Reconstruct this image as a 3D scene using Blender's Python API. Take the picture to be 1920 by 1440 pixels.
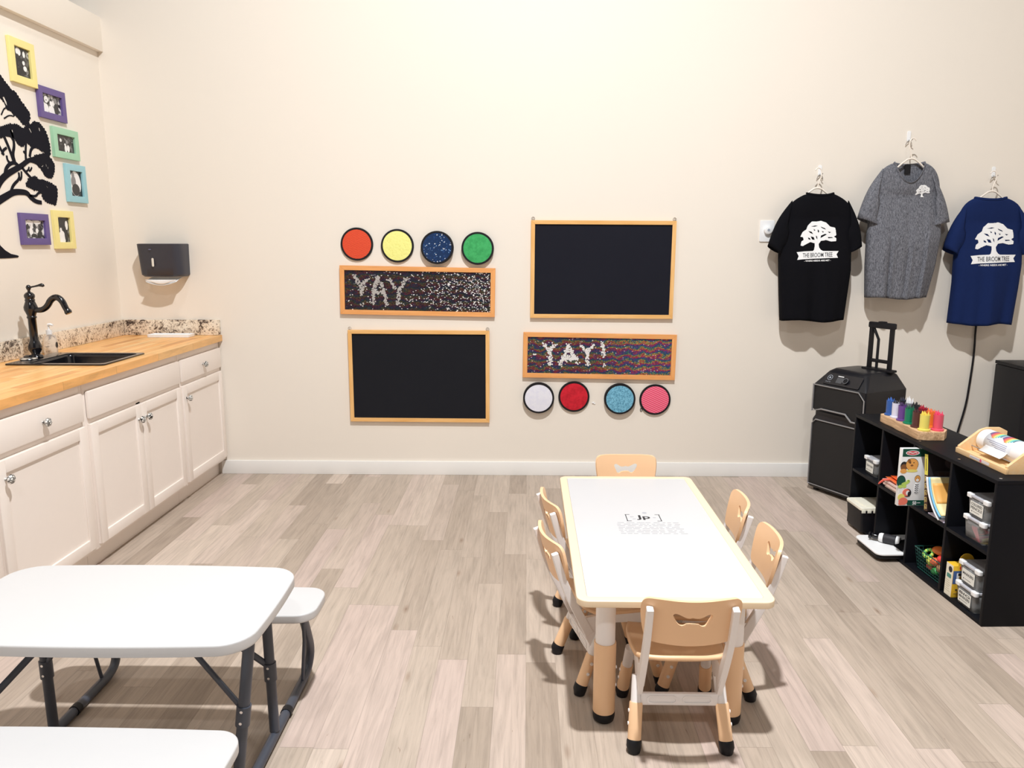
import bpy, bmesh, math, random
from math import sin, cos, pi, radians, sqrt
from mathutils import Vector, Matrix, geometry
from mathutils.bvhtree import BVHTree
random.seed(7)
for o in list(bpy.data.objects): bpy.data.objects.remove(o)
sc = bpy.context.scene
COL = sc.collection
D = 4.805            # back wall plane (y)
XL = -2.57           # left wall plane (x)

# ------------------------------------------------------------------ camera, light, exposure
FPX, PITCH, YAW, CAMZ = 1437.0, radians(10.26), radians(1.13), 1.47
cam = bpy.data.objects.new('camera', bpy.data.cameras.new('camera')); COL.objects.link(cam)
cam.location = (0, 0, CAMZ); cam.rotation_euler = (pi/2 - PITCH, 0, YAW)
cam.data.sensor_fit = 'HORIZONTAL'; cam.data.sensor_width = 36; cam.data.lens = 36*FPX/1920
cam.data.clip_start = .05
sc.camera = cam
w = bpy.data.worlds.new('world'); sc.world = w; w.use_nodes = True
w.node_tree.nodes['Background'].inputs[0].default_value = (.92, .96, 1.0, 1)
w.node_tree.nodes['Background'].inputs[1].default_value = .12
def lamp(name, loc, size, power, col):
    d = bpy.data.lights.new(name, 'AREA'); d.shape = 'DISK'; d.size = size; d.energy = power; d.color = col
    o = bpy.data.objects.new(name, d); o.location = loc; COL.objects.link(o); return o
lamp('fill_lamp', (.3, 1.50, 5.25), .18, 620, (.96, .98, 1))
lamp('fill_lamp', (-1.2, 2.7, 5.25), .25, 55, (.97, .99, 1))  # added fill light that brightens the left wall, not a known fixture
lamp('fill_lamp', (.3, -2.4, 5.25), .4, 190, (.96, .98, 1))
sc.view_settings.view_transform = 'Standard'; sc.view_settings.look = 'None'
sc.view_settings.exposure = -0.93; sc.view_settings.gamma = 1.0; sc.view_settings.use_curve_mapping = False

# a pixel of the 1920x1440 photograph onto a real plane of the room (walls, floor)
_f = Vector((-sin(YAW)*cos(PITCH), cos(YAW)*cos(PITCH), -sin(PITCH))); _r = Vector((cos(YAW), sin(YAW), 0)); _d = _f.cross(_r)
def on(ax, val, x, y):
    d = _f*FPX + _r*(x-960) + _d*(y-720); i = 'xyz'.index(ax); c = Vector((0, 0, CAMZ))
    return c + d*((val-c[i])/d[i])

# ------------------------------------------------------------------ materials
def lin(c):     # colour as seen under the room's light -> reflectance
    v = [((k/255)/12.92 if k/255 <= .04045 else ((k/255+.055)/1.055)**2.4) for k in c[:3]]; g = min(1.22, .88/max(max(v), .01))
    return tuple(k*g for k in v) + (1,)
class NT:
    def __init__(s, name):
        s.m = bpy.data.materials.new(name); s.m.use_nodes = True; s.t = s.m.node_tree; s.n = s.t.nodes; s.b = s.n['Principled BSDF']
    def new(s, typ, **kw):
        n = s.n.new(typ)
        for k, v in kw.items(): setattr(n, k, v)
        return n
    def link(s, a, b): s.t.links.new(a, b)
    def coord(s): return s.new('ShaderNodeTexCoord').outputs['Object']
    def math(s, op, a, b=None, c=None):
        n = s.new('ShaderNodeMath', operation=op)
        for i, v in enumerate((a, b, c)):
            if v is None: continue
            if isinstance(v, (int, float)): n.inputs[i].default_value = v
            else: s.link(v, n.inputs[i])
        return n.outputs[0]
    def mix(s, f, a, b, mode='MIX'):
        n = s.new('ShaderNodeMix', data_type='RGBA', blend_type=mode)
        for i, v in ((0, f), (6, a), (7, b)):
            if isinstance(v, (int, float)): n.inputs[i].default_value = v
            elif isinstance(v, tuple): n.inputs[i].default_value = v
            else: s.link(v, n.inputs[i])
        return n.outputs[2]
    def noise(s, vec, scale, detail=3, rough=.5, dist=0):
        n = s.new('ShaderNodeTexNoise'); n.inputs['Scale'].default_value = scale; n.inputs['Detail'].default_value = detail
        n.inputs['Roughness'].default_value = rough; n.inputs['Distortion'].default_value = dist; s.link(vec, n.inputs['Vector']); return n
    def mapping(s, vec, scale=(1, 1, 1), rot=(0, 0, 0), loc=(0, 0, 0)):
        n = s.new('ShaderNodeMapping'); n.inputs['Scale'].default_value = scale; n.inputs['Rotation'].default_value = rot; n.inputs['Location'].default_value = loc
        s.link(vec, n.inputs['Vector']); return n.outputs[0]
    def ramp(s, fac, stops, interp='LINEAR'):
        n = s.new('ShaderNodeValToRGB'); cr = n.color_ramp; cr.interpolation = interp
        while len(cr.elements) > 1: cr.elements.remove(cr.elements[-1])
        cr.elements[0].position = stops[0][0]; cr.elements[0].color = stops[0][1]
        for p, c in stops[1:]:
            e = cr.elements.new(p); e.color = c
        s.link(fac, n.inputs[0]); return n.outputs[0]
    def bump(s, h, strength=.3, dist=.002):
        n = s.new('ShaderNodeBump'); n.inputs['Strength'].default_value = strength; n.inputs['Distance'].default_value = dist
        s.link(h, n.inputs['Height']); s.link(n.outputs[0], s.b.inputs['Normal'])
    def base(s, v):
        if isinstance(v, tuple): s.b.inputs['Base Color'].default_value = v
        else: s.link(v, s.b.inputs['Base Color'])
    def set(s, rough=.5, metal=0., spec=.5, trans=0., coat=0.):
        s.b.inputs['Roughness'].default_value = rough; s.b.inputs['Metallic'].default_value = metal
        s.b.inputs['Specular IOR Level'].default_value = spec; s.b.inputs['Transmission Weight'].default_value = trans
        s.b.inputs['Coat Weight'].default_value = coat
_mc = {}
def mat(c, rough=.5, metal=0., var=.04, scale=30, spec=.5, bump=0., bscale=200, name=None, coat=0.):
    """plain surface with a slight procedural unevenness of its own"""
    k = (c, rough, metal, var, scale, spec, bump, bscale, coat)
    if k in _mc: return _mc[k]
    t = NT(name or 'surface'); co = t.coord(); l = lin(c)
    n = t.noise(co, scale, 4)
    a = tuple(min(1, v*(1-var)) for v in l[:3])+(1,); b = tuple(min(1, v*(1+var)) for v in l[:3])+(1,)
    t.base(t.mix(n.outputs[0], a, b)); t.set(rough, metal, spec, coat=coat)
    if bump: t.bump(t.noise(co, bscale, 2).outputs[0], bump, .001)
    _mc[k] = t.m; return t.m

def planks(name, W, L, cols, grain=1., seam=.5, axis='y', knots=True, rough=.45, gscale=1.):
    t = NT(name); co = t.coord(); sx = t.new('ShaderNodeSeparateXYZ'); t.link(co, sx.inputs[0])
    X, Y = (sx.outputs[0], sx.outputs[1]) if axis == 'y' else (sx.outputs[1], sx.outputs[0])
    xs = t.math('DIVIDE', X, W); row = t.math('FLOOR', xs)
    wn = t.new('ShaderNodeTexWhiteNoise', noise_dimensions='1D'); t.link(row, wn.inputs['W'])
    ys = t.math('ADD', t.math('DIVIDE', Y, L), t.math('MULTIPLY', wn.outputs[0], 7.31)); cell = t.math('FLOOR', ys)
    cb = t.new('ShaderNodeCombineXYZ'); t.link(row, cb.inputs[0]); t.link(cell, cb.inputs[1])
    w2 = t.new('ShaderNodeTexWhiteNoise', noise_dimensions='2D'); t.link(cb.outputs[0], w2.inputs['Vector'])
    c = t.ramp(w2.outputs[0], [(i/(len(cols)-1), lin(k)) for i, k in enumerate(cols)])
    # grain, shifted per plank
    sh = t.new('ShaderNodeVectorMath', operation='MULTIPLY_ADD'); t.link(w2.outputs['Color'], sh.inputs[0]); sh.inputs[1].default_value = (9, 9, 9); t.link(co, sh.inputs[2])
    gs = (70*gscale, 3.2*gscale, 20) if axis == 'y' else (3.2*gscale, 70*gscale, 20)
    g1 = t.noise(t.mapping(sh.outputs[0], gs), 1., 6, .65, .6)
    gs2 = (16*gscale, 1.6*gscale, 8) if axis == 'y' else (1.6*gscale, 16*gscale, 8)
    g2 = t.noise(t.mapping(sh.outputs[0], gs2), 1., 3, .5, 1.5)
    f1 = t.ramp(g1.outputs[0], [(.30, (1-.30*grain,)*3+(1,)), (.52, (1, 1, 1, 1)), (.7, (1+.10*grain,)*3+(1,))])
    f2 = t.ramp(g2.outputs[0], [(.30, (1-.17*grain, 1-.18*grain, 1-.20*grain, 1)), (.6, (1.04, 1.03, 1.02, 1))])
    c = t.mix(1., t.mix(1., c, f1, 'MULTIPLY'), f2, 'MULTIPLY')
    if knots:
        ks = (8, 2.4, 1) if axis == 'y' else (2.4, 8, 1)
        v = t.new('ShaderNodeTexVoronoi'); v.inputs['Scale'].default_value = 1.; t.link(t.mapping(sh.outputs[0], ks), v.inputs['Vector'])
        kn = t.ramp(v.outputs['Distance'], [(0, (.52, .44, .4, 1)), (.035, (.78, .72, .68, 1)), (.11, (1, 1, 1, 1))])
        c = t.mix(1., c, kn, 'MULTIPLY')
        cr = t.noise(t.mapping(sh.outputs[0], (45, 5, 1) if axis == 'y' else (5, 45, 1)), 1., 5, .7, 2.2)
        c = t.mix(1., c, t.ramp(cr.outputs[0], [(.27, (.62, .55, .5, 1)), (.33, (1, 1, 1, 1))]), 'MULTIPLY')
    fx = t.math('FRACT', xs); fy = t.math('FRACT', ys)
    ex = t.math('MINIMUM', fx, t.math('SUBTRACT', 1., fx)); ey = t.math('MINIMUM', fy, t.math('SUBTRACT', 1., fy))
    mx = t.math('LESS_THAN', t.math('MULTIPLY', ex, W), .0011); my = t.math('LESS_THAN', t.math('MULTIPLY', ey, L), .0014)
    sm = t.math('MULTIPLY', t.math('MAXIMUM', mx, my), seam)
    c = t.mix(sm, c, lin(tuple(int(v*.55) for v in cols[0])))
    t.base(c); t.set(rough, spec=.35)
    t.bump(t.math('SUBTRACT', g1.outputs[0], sm), .25, .0008)
    return t.m

M_WALL = mat((216, 208, 197), .85, var=.012, scale=1.4, spec=.2, bump=.15, bscale=260, name='wall_paint')
M_TRIM = mat((240, 238, 234), .45, var=.01, name='white_trim')
M_FLOOR = planks('vinyl_floor', .105, .92, [(150, 136, 123), (160, 146, 133), (167, 153, 140), (171, 157, 144), (175, 158, 149), (184, 170, 157)], .66, .26, gscale=1.35)
M_BUTCHER = planks('butcher_block', .042, .42, [(196, 138, 78), (222, 168, 104), (232, 184, 122), (214, 156, 90), (238, 196, 136)], .75, .4, knots=False, rough=.35)
M_CAB = mat((222, 212, 204), .4, var=.012, name='cabinet_paint')
M_BLACK = mat((15, 15, 20), .5, var=.1, spec=.35, name='black_plastic')
M_BLACKG = mat((16, 16, 20), .18, var=.1, name='gloss_black', coat=.3)
M_SHELF = mat((12, 13, 18), .5, var=.12, scale=8, spec=.16, name='black_laminate')
M_GREY_TUBE = mat((58, 62, 72), .42, var=.06, name='grey_tube')
M_WPL = mat((183, 182, 182), .5, var=.008, bump=.1, bscale=400, name='white_plastic')
M_WFR = mat((240, 235, 233), .4, var=.015, name='white_frame_plastic')
M_TAN = mat((228, 188, 148), .38, var=.015, name='tan_plastic')
M_TANL = mat((236, 214, 172), .35, var=.012, name='pale_rim')
M_CHROME = mat((200, 200, 200), .18, 1., var=.03, name='chrome')
M_SILVER = mat((150, 150, 152), .35, .6, var=.05, name='silver_trim')
M_WHITE = mat((246, 246, 246), .55, var=.01, name='white')
M_PRINTW = mat((244, 244, 244), .6, var=.01, name='white_print')
M_DARK = mat((34, 33, 38), .6, var=.05, name='dark_print')
M_GREYP = mat((160, 160, 166), .6, var=.05, name='grey_print')
M_DECAL = mat((24, 24, 31), .8, var=.05, spec=.1, name='black_decal')
M_HANG = mat((236, 226, 214), .35, var=.01, name='hanger_plastic')
def wood(name, a, b, axis=0, sc_=1., rough=.5):
    t = NT(name); co = t.coord(); s = [55*sc_]*3; s[axis] = 4*sc_
    g = t.noise(t.mapping(co, tuple(s)), 1., 5, .6, .8); s2 = [9*sc_]*3; s2[axis] = 2*sc_
    g2 = t.noise(t.mapping(co, tuple(s2)), 1., 2, .5, 1.)
    f = t.math('ADD', t.math('MULTIPLY', g.outputs[0], .6), t.math('MULTIPLY', g2.outputs[0], .4))
    t.base(t.ramp(f, [(.32, lin(a)), (.62, lin(b))])); t.set(rough, spec=.4); t.bump(g.outputs[0], .15, .0006); return t.m
M_PINE_X = wood('pine_x', (206, 152, 84), (232, 186, 124), 0); M_PINE_Z = wood('pine_z', (206, 152, 84), (232, 186, 124), 2)
M_ORW_X = wood('orange_wood_x', (204, 138, 78), (230, 166, 104), 0); M_ORW_Z = wood('orange_wood_z', (204, 138, 78), (230, 166, 104), 2)
M_BLOCKW = wood('live_edge_wood', (150, 112, 78), (226, 190, 150), 1, 1.4); M_BIRCH = wood('birch', (222, 178, 124), (242, 208, 162), 1, 1.2)

def granite():
    t = NT('granite'); co = t.coord()
    n = t.noise(co, 34, 8, .72, 1.6); n2 = t.noise(co, 7, 4, .6, 1.2); n3 = t.noise(co, 90, 3, .6)
    f = t.math('ADD', t.math('MULTIPLY', n.outputs[0], .62), t.math('MULTIPLY', n2.outputs[0], .38))
    c = t.ramp(f, [(.37, lin((30, 24, 24))), (.43, lin((92, 76, 66))), (.475, lin((196, 180, 160))), (.56, lin((226, 214, 196))), (.63, lin((200, 186, 168)))])
    c = t.mix(t.ramp(n3.outputs[0], [(.35, (1, 1, 1, 1)), (.42, (0, 0, 0, 1))]), c, lin((96, 84, 74)))
    t.base(c); t.set(.2, spec=.5); return t.m
M_GRAN = granite()
def knobmat():
    t = NT('ornate_silver'); co = t.coord(); v = t.new('ShaderNodeTexVoronoi', feature='DISTANCE_TO_EDGE'); v.inputs['Scale'].default_value = 95; t.link(co, v.inputs['Vector'])
    t.base(t.ramp(v.outputs['Distance'], [(.06, lin((40, 36, 34))), (.16, lin((225, 224, 220)))])); t.set(.3, .35); t.bump(v.outputs['Distance'], .6, .003); return t.m
M_KNOB = knobmat()
def heather():
    t = NT('heather_grey'); co = t.coord(); n = t.noise(co, 260, 3, .8); n2 = t.noise(t.mapping(co, (220, 220, 60)), 1., 2, .7)
    f = t.math('ADD', t.math('MULTIPLY', n.outputs[0], .5), t.math('MULTIPLY', n2.outputs[0], .5))
    t.base(t.ramp(f, [(.36, lin((54, 55, 60))), (.62, lin((124, 125, 132)))])); t.set(.9, spec=.1); t.bump(n.outputs[0], .3, .001); return t.m
M_HEATHER = heather()
def cloth(name, c):
    return mat(c, .92, var=.08, scale=60, spec=.1, bump=.3, bscale=700, name=name)
M_SBLACK = cloth('black_cotton', (13, 13, 17)); M_SBLUE = cloth('navy_cotton', (22, 36, 76))
def clear(name, tint=(.93, .95, .96, 1), rough=.12):
    t = NT(name); t.base(tint); t.set(rough, trans=.85); t.b.inputs['IOR'].default_value = 1.15
    n = t.noise(t.coord(), 40, 2); t.bump(n.outputs[0], .1, .001); return t.m
M_CLEAR = clear('clear_plastic')

# ------------------------------------------------------------------ mesh builder
class B:
    def __init__(s): s.bm = bmesh.new(); s.mi = 0
    def _merge(s, t, mtx=None):
        if mtx is not None: bmesh.ops.transform(t, matrix=mtx, verts=t.verts)
        for f in t.faces: f.material_index = s.mi
        me = bpy.data.meshes.new('t'); t.to_mesh(me); t.free(); s.bm.from_mesh(me); bpy.data.meshes.remove(me)
    def box(s, lo, hi, bev=0., mtx=None, seg=2):
        t = bmesh.new(); bmesh.ops.create_cube(t, size=1)
        sz = [hi[i]-lo[i] for i in range(3)]
        for v in t.verts: v.co = Vector([lo[i]+(v.co[i]+.5)*sz[i] for i in range(3)])
        if bev: bmesh.ops.bevel(t, geom=t.edges[:], offset=min(bev, min(sz)*.45), segments=seg, affect='EDGES', profile=.6)
        s._merge(t, mtx); return s
    def tube(s, pts, r, seg=10, closed=False, flat=1., ref=None):
        pts = [Vector(p) for p in pts]; n = len(pts); R = r if isinstance(r, (list, tuple)) else [r]*n
        t = bmesh.new(); rings = []; prev = None
        for i, p in enumerate(pts):
            if closed: d = pts[(i+1) % n]-pts[i-1]
            else: d = (pts[min(i+1, n-1)]-pts[max(i-1, 0)])
            d.normalize()
            if prev is None:
                a = Vector(ref) if ref else (Vector((0, 0, 1)) if abs(d.z) < .9 else Vector((1, 0, 0)))
            else: a = prev
            u = (a-d*a.dot(d)).normalized(); v = d.cross(u); prev = u
            rings.append([t.verts.new(p+(u*cos(2*pi*k/seg)*R[i]+v*sin(2*pi*k/seg)*R[i]*flat)) for k in range(seg)])
        m = n if closed else n-1
        for i in range(m):
            a, b = rings[i], rings[(i+1) % n]
            for k in range(seg): t.faces.new((a[k], a[(k+1) % seg], b[(k+1) % seg], b[k]))
        if not closed: t.faces.new(rings[0][::-1]); t.faces.new(rings[-1])
        s._merge(t); return s
    def cyl(s, a, b, r, r2=None, seg=20):
        return s.tube([a, b], [r, r if r2 is None else r2], seg)
    def lathe(s, prof, c=(0, 0, 0), seg=28, mtx=None, cap=True):
        t = bmesh.new(); rings = []
        for r, z in prof: rings.append([t.verts.new((max(r, .00005)*cos(2*pi*k/seg), max(r, .00005)*sin(2*pi*k/seg), z)) for k in range(seg)])
        for a, b in zip(rings, rings[1:]):
            for k in range(seg): t.faces.new((a[k], a[(k+1) % seg], b[(k+1) % seg], b[k]))
        if cap: t.faces.new(rings[0][::-1]); t.faces.new(rings[-1])
        m = Matrix.Translation(c)
        s._merge(t, m @ mtx if mtx is not None else m); return s
    def prism(s, loops, z0, z1, mtx=None, bev=0.):
        """2D loops (outer first, then holes) as a slab between z0 and z1"""
        t = bmesh.new(); fl = []; lo = []; hi = []
        for L in loops:
            lo.append([t.verts.new((p[0], p[1], z0)) for p in L]); hi.append([t.verts.new((p[0], p[1], z1)) for p in L])
        tri = geometry.tessellate_polygon([[Vector((p[0], p[1], 0)) for p in L] for L in loops])
        fa = [v for L in lo for v in L]; fb = [v for L in hi for v in L]
        for a, b, c in tri:
            for q, fl in ((fa, 1), (fb, 0)):
                try: t.faces.new((q[a], q[b], q[c]))
                except ValueError: pass
        for L0, L1 in zip(lo, hi):
            n = len(L0)
            for i in range(n): t.faces.new((L0[i], L0[(i+1) % n], L1[(i+1) % n], L1[i]))
        bmesh.ops.recalc_face_normals(t, faces=t.faces[:])
        bmesh.ops.dissolve_limit(t, angle_limit=.001, verts=t.verts[:], edges=t.edges[:]) if bev else None
        if bev:
            es = [e for e in t.edges if abs(e.verts[0].co.z-e.verts[1].co.z) < 1e-7 and len(e.link_faces) == 2 and abs(e.link_faces[0].normal.z-e.link_faces[1].normal.z) > .5]
            bmesh.ops.bevel(t, geom=es, offset=bev, segments=3, affect='EDGES', profile=.6)
        s._merge(t, mtx); return s
    def grid(s, fn, nu, nv, closeu=False):
        t = bmesh.new(); g = [[t.verts.new(fn(i/nu, j/nv)) for j in range(nv+1)] for i in range(nu if closeu else nu+1)]
        for i in range(nu):
            for j in range(nv):
                a, b = g[i], g[(i+1) % len(g)]
                t.faces.new((a[j], b[j], b[j+1], a[j+1]))
        s._merge(t); return s
    def ball(s, c, r, sub=2, sc3=(1, 1, 1), jit=0.):
        t = bmesh.new(); bmesh.ops.create_icosphere(t, subdivisions=sub, radius=1)
        for v in t.verts:
            k = 1+random.uniform(-jit, jit); v.co = Vector((c[0]+v.co.x*r*sc3[0]*k, c[1]+v.co.y*r*sc3[1]*k, c[2]+v.co.z*r*sc3[2]*k))
        s._merge(t); return s
    def slice(s, axis, step):
        i = 'xyz'.index(axis); n = Vector((0, 0, 0)); n[i] = 1
        a = min(v.co[i] for v in s.bm.verts); b = max(v.co[i] for v in s.bm.verts); x = a+step
        while x < b:
            bmesh.ops.bisect_plane(s.bm, geom=s.bm.verts[:]+s.bm.edges[:]+s.bm.faces[:], plane_co=n*x, plane_no=n); x += step
        return s
    def map(s, fn):
        for v in s.bm.verts: v.co = Vector(fn(v.co))
        return s
    def move(s, m): bmesh.ops.transform(s.bm, matrix=m, verts=s.bm.verts); return s
    def make(s, name, m, parent=None, sharp=35, solid=0., loc=None, rz=0., recalc=True, label=None):
        if recalc: bmesh.ops.recalc_face_normals(s.bm, faces=s.bm.faces[:])
        me = bpy.data.meshes.new(name); s.bm.to_mesh(me); s.bm.free()
        for mm in (m if isinstance(m, (list, tuple)) else [m]): me.materials.append(mm)
        me.polygons.foreach_set('use_smooth', [True]*len(me.polygons)); me.set_sharp_from_angle(angle=radians(sharp))
        o = bpy.data.objects.new(name, me); COL.objects.link(o); o.parent = parent
        if solid: mo = o.modifiers.new('thickness', 'SOLIDIFY'); mo.thickness = solid; mo.offset = 0
        if loc: o.location = loc; o.rotation_euler = (0, 0, rz)
        if label: o['label'] = label
        return o
def rrect(w, h, r, n=6, cx=0, cy=0, bow=0.):
    """rounded rectangle outline; bow bulges the long sides"""
    P = []
    for sx, sy, a0 in ((1, 1, 0), (-1, 1, pi/2), (-1, -1, pi), (1, -1, 1.5*pi)):
        for k in range(n+1):
            a = a0+k*pi/2/n; P.append((cx+sx*(w/2-r)+r*cos(a), cy+sy*(h/2-r)+r*sin(a)))
    if bow:
        Q = []
        for i, p in enumerate(P):
            q = P[(i+1) % len(P)]; Q.append(p); L = math.hypot(q[0]-p[0], q[1]-p[1])
            if L > max(w, h)*.2:
                for k in range(1, 12): Q.append((p[0]+(q[0]-p[0])*k/12, p[1]+(q[1]-p[1])*k/12))
        P = [(x*(1+bow*(1-(2*(y-cy)/h)**2)*h/w) if 1 else x, cy+(y-cy)*(1+bow*(1-(2*(x-cx)/w)**2)*w/h)) for x, y in Q]
    return P
def circ(r, n=24, cx=0, cy=0, ry=None, rot=0.):
    ry = r if ry is None else ry
    return [(cx+r*cos(a)*cos(rot)-ry*sin(a)*sin(rot), cy+r*cos(a)*sin(rot)+ry*sin(a)*cos(rot)) for a in (2*pi*k/n for k in range(n))]
def smooth(P, it=2, closed=True):
    for _ in range(it):
        Q = []; n = len(P)
        for i in range(n if closed else n-1):
            a, b = P[i], P[(i+1) % n]
            Q += [tuple(a[k]*.75+b[k]*.25 for k in range(len(a))), tuple(a[k]*.25+b[k]*.75 for k in range(len(a)))]
        P = Q if closed else [P[0]]+Q+[P[-1]]
    return P
def dedupe(P):
    Q = [P[0]]
    for p in P[1:]:
        if math.dist(p, Q[-1]) > 1e-5: Q.append(p)
    return Q
def stroke(P, r, taper=None):
    """outline polygon of a 2D brush stroke"""
    P = smooth(P, 2, False); n = len(P); L = []; R = []
    for i, p in enumerate(P):
        a = P[max(i-1, 0)]; b = P[min(i+1, n-1)]; dx, dy = b[0]-a[0], b[1]-a[1]; m = math.hypot(dx, dy) or 1
        k = r if taper is None else r+(taper-r)*i/(n-1)
        L.append((p[0]-dy/m*k, p[1]+dx/m*k)); R.append((p[0]+dy/m*k, p[1]-dx/m*k))
    return dedupe(L+R[::-1])
def scallop(P, amp, step):
    """leafy edge: little round lobes along the outline"""
    out = []; n = len(P)
    for i in range(n):
        a, b = P[i], P[(i+1) % n]; L = math.dist(a, b); k = max(1, round(L/step)); nx, ny = (b[1]-a[1])/L, -(b[0]-a[0])/L
        for j in range(k):
            h = amp*random.uniform(.4, 1.2)
            for q, e in ((0, 0), (.22, .75), (.5, 1), (.78, .75)):
                t_ = (j+q)/k; out.append((a[0]+(b[0]-a[0])*t_+nx*h*e, a[1]+(b[1]-a[1])*t_+ny*h*e))
    return out
def area(P): return sum(a[0]*b[1]-b[0]*a[1] for a, b in zip(P, P[1:]+P[:1]))/2
def ccw(P): return P if area(P) > 0 else P[::-1]

def text_loops(string, width=None, height=None, bold=0.):
    """flat text as triangles: (verts2d, faces) scaled and centred"""
    cu = bpy.data.curves.new('t', 'FONT'); cu.body = string; cu.resolution_u = 3; cu.offset = bold
    o = bpy.data.objects.new('t', cu); COL.objects.link(o); bpy.context.view_layer.update()
    me = bpy.data.meshes.new_from_object(o.evaluated_get(bpy.context.evaluated_depsgraph_get()))
    V = [(v.co.x, v.co.y) for v in me.vertices]; F = [tuple(p.vertices) for p in me.polygons]
    bpy.data.objects.remove(o); bpy.data.curves.remove(cu); bpy.data.meshes.remove(me)
    x0, x1 = min(v[0] for v in V), max(v[0] for v in V); y0, y1 = min(v[1] for v in V), max(v[1] for v in V)
    s = width/(x1-x0) if width else height/(y1-y0); sy = height/(y1-y0) if height else s
    return [((x-(x0+x1)/2)*s, (y-(y0+y1)/2)*sy) for x, y in V], F
def add_text(b, string, width=None, height=None, mtx=None, bold=0., th=.0006):
    V, F = text_loops(string, width, height, bold); t = bmesh.new()
    vs = [t.verts.new((x, y, 0)) for x, y in V]
    for f in F:
        try: t.faces.new([vs[i] for i in f])
        except ValueError: pass
    ex = bmesh.ops.extrude_face_region(t, geom=t.faces[:]); bmesh.ops.translate(t, verts=[v for v in ex['geom'] if isinstance(v, bmesh.types.BMVert)], vec=(0, 0, th))
    b._merge(t, mtx); return b
# local frames: 2D drawing (x right, y up, z out of the surface) onto surfaces
def face_back(x, z, y=D, rot=0.): return Matrix.Translation((x, y, z)) @ Matrix.Rotation(pi/2, 4, 'X') @ Matrix.Rotation(rot, 4, 'Z')          # faces -y
def face_left(y, z, x=XL, rot=0.): return Matrix.Translation((x, y, z)) @ Matrix.Rotation(pi/2, 4, 'Z') @ Matrix.Rotation(pi/2, 4, 'X') @ Matrix.Rotation(rot, 4, 'Z')   # faces +x
def face_mx(y, z, x, rot=0.): return Matrix.Translation((x, y, z)) @ Matrix.Rotation(-pi/2, 4, 'Z') @ Matrix.Rotation(pi/2, 4, 'X') @ Matrix.Rotation(rot, 4, 'Z')       # faces -x
def face_up(x, y, z, rot=0.): return Matrix.Translation((x, y, z)) @ Matrix.Rotation(rot, 4, 'Z')

def tag(o, label, cat, group=None):
    o['label'] = label; o['category'] = cat
    if group: o['group'] = group
    return o
def thing(name, label, cat, loc=(0, 0, 0), rz=0., group=None):
    o = bpy.data.objects.new(name, None); COL.objects.link(o); o.empty_display_size = .05
    o.location = loc; o.rotation_euler = (0, 0, rz); return tag(o, label, cat, group)
def struct(b, name, m, **k):
    o = b.make(name, m, **k); o['kind'] = 'structure'; return o
def dup(o, parent=None, **props):
    c = o.copy(); COL.objects.link(c); c.parent = parent
    for k, v in props.items(): c[k] = v
    for ch in [x for x in bpy.data.objects if x.parent == o]: dup(ch, c)
    return c

# ------------------------------------------------------------------ room
XR, YF, ZC = 4.6, -4.5, 5.5
struct(B().box((-6, YF, -.1), (XR+.1, D+.12, 0)), 'floor', M_FLOOR)
struct(B().box((-6, D, 0), (XR+.1, D+.12, ZC)), 'wall_back', M_WALL)
struct(B().box((XL-.12, YF, 0), (XL, D, 2.80)), 'wall_left', M_WALL)
struct(B().box((XR, YF, 0), (XR+.1, D, ZC)), 'wall_right', M_WALL)
struct(B().box((-6.1, YF, 0), (-6, D+.12, ZC)), 'wall_far_left', M_WALL)
struct(B().box((-6.1, YF, ZC), (XR+.1, D+.12, ZC+.1)), 'ceiling', mat((84, 83, 82), .9, var=.01, name='ceiling_paint'))
struct(B().box((XL, YF, 2.605), (XL+.034, D, 2.80), .002), 'trim_1', M_WALL)
struct(B().box((-1.99, D-.014, 0), (XR, D, .09), .003), 'baseboard_back', M_TRIM)

# ------------------------------------------------------------------ cabinets
XF = -1.945
def knob(y, z, parent):
    B().lathe([(.006, 0), (.0065, .010), (.010, .014), (.0165, .017), (.0185, .022), (.0165, .028), (.009, .033), (.0005, .0345)], mtx=Matrix.Rotation(pi/2, 4, 'Y'), c=(XF, y, z)).make('knob', M_KNOB, parent, 60)
def door_panel(y0, y1, z0, z1, name, parent, shaker=True):
    b = B(); fw = .052
    if shaker:
        b.box((XF-.018, y0, z0), (XF-.009, y1, z1))
        for a, c in (((y0, z0), (y0+fw, z1)), ((y1-fw, z0), (y1, z1)), ((y0+fw-.001, z0), (y1-fw+.001, z0+fw)), ((y0+fw-.001, z1-fw), (y1-fw+.001, z1))):
            b.box((XF-.012, a[0], a[1]), (XF, c[0], c[1]), .0035)
    else:
        b.box((XF-.018, y0, z0), (XF, y1, z1), .008)
    return b.make(name, M_CAB, parent, 40)
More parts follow.
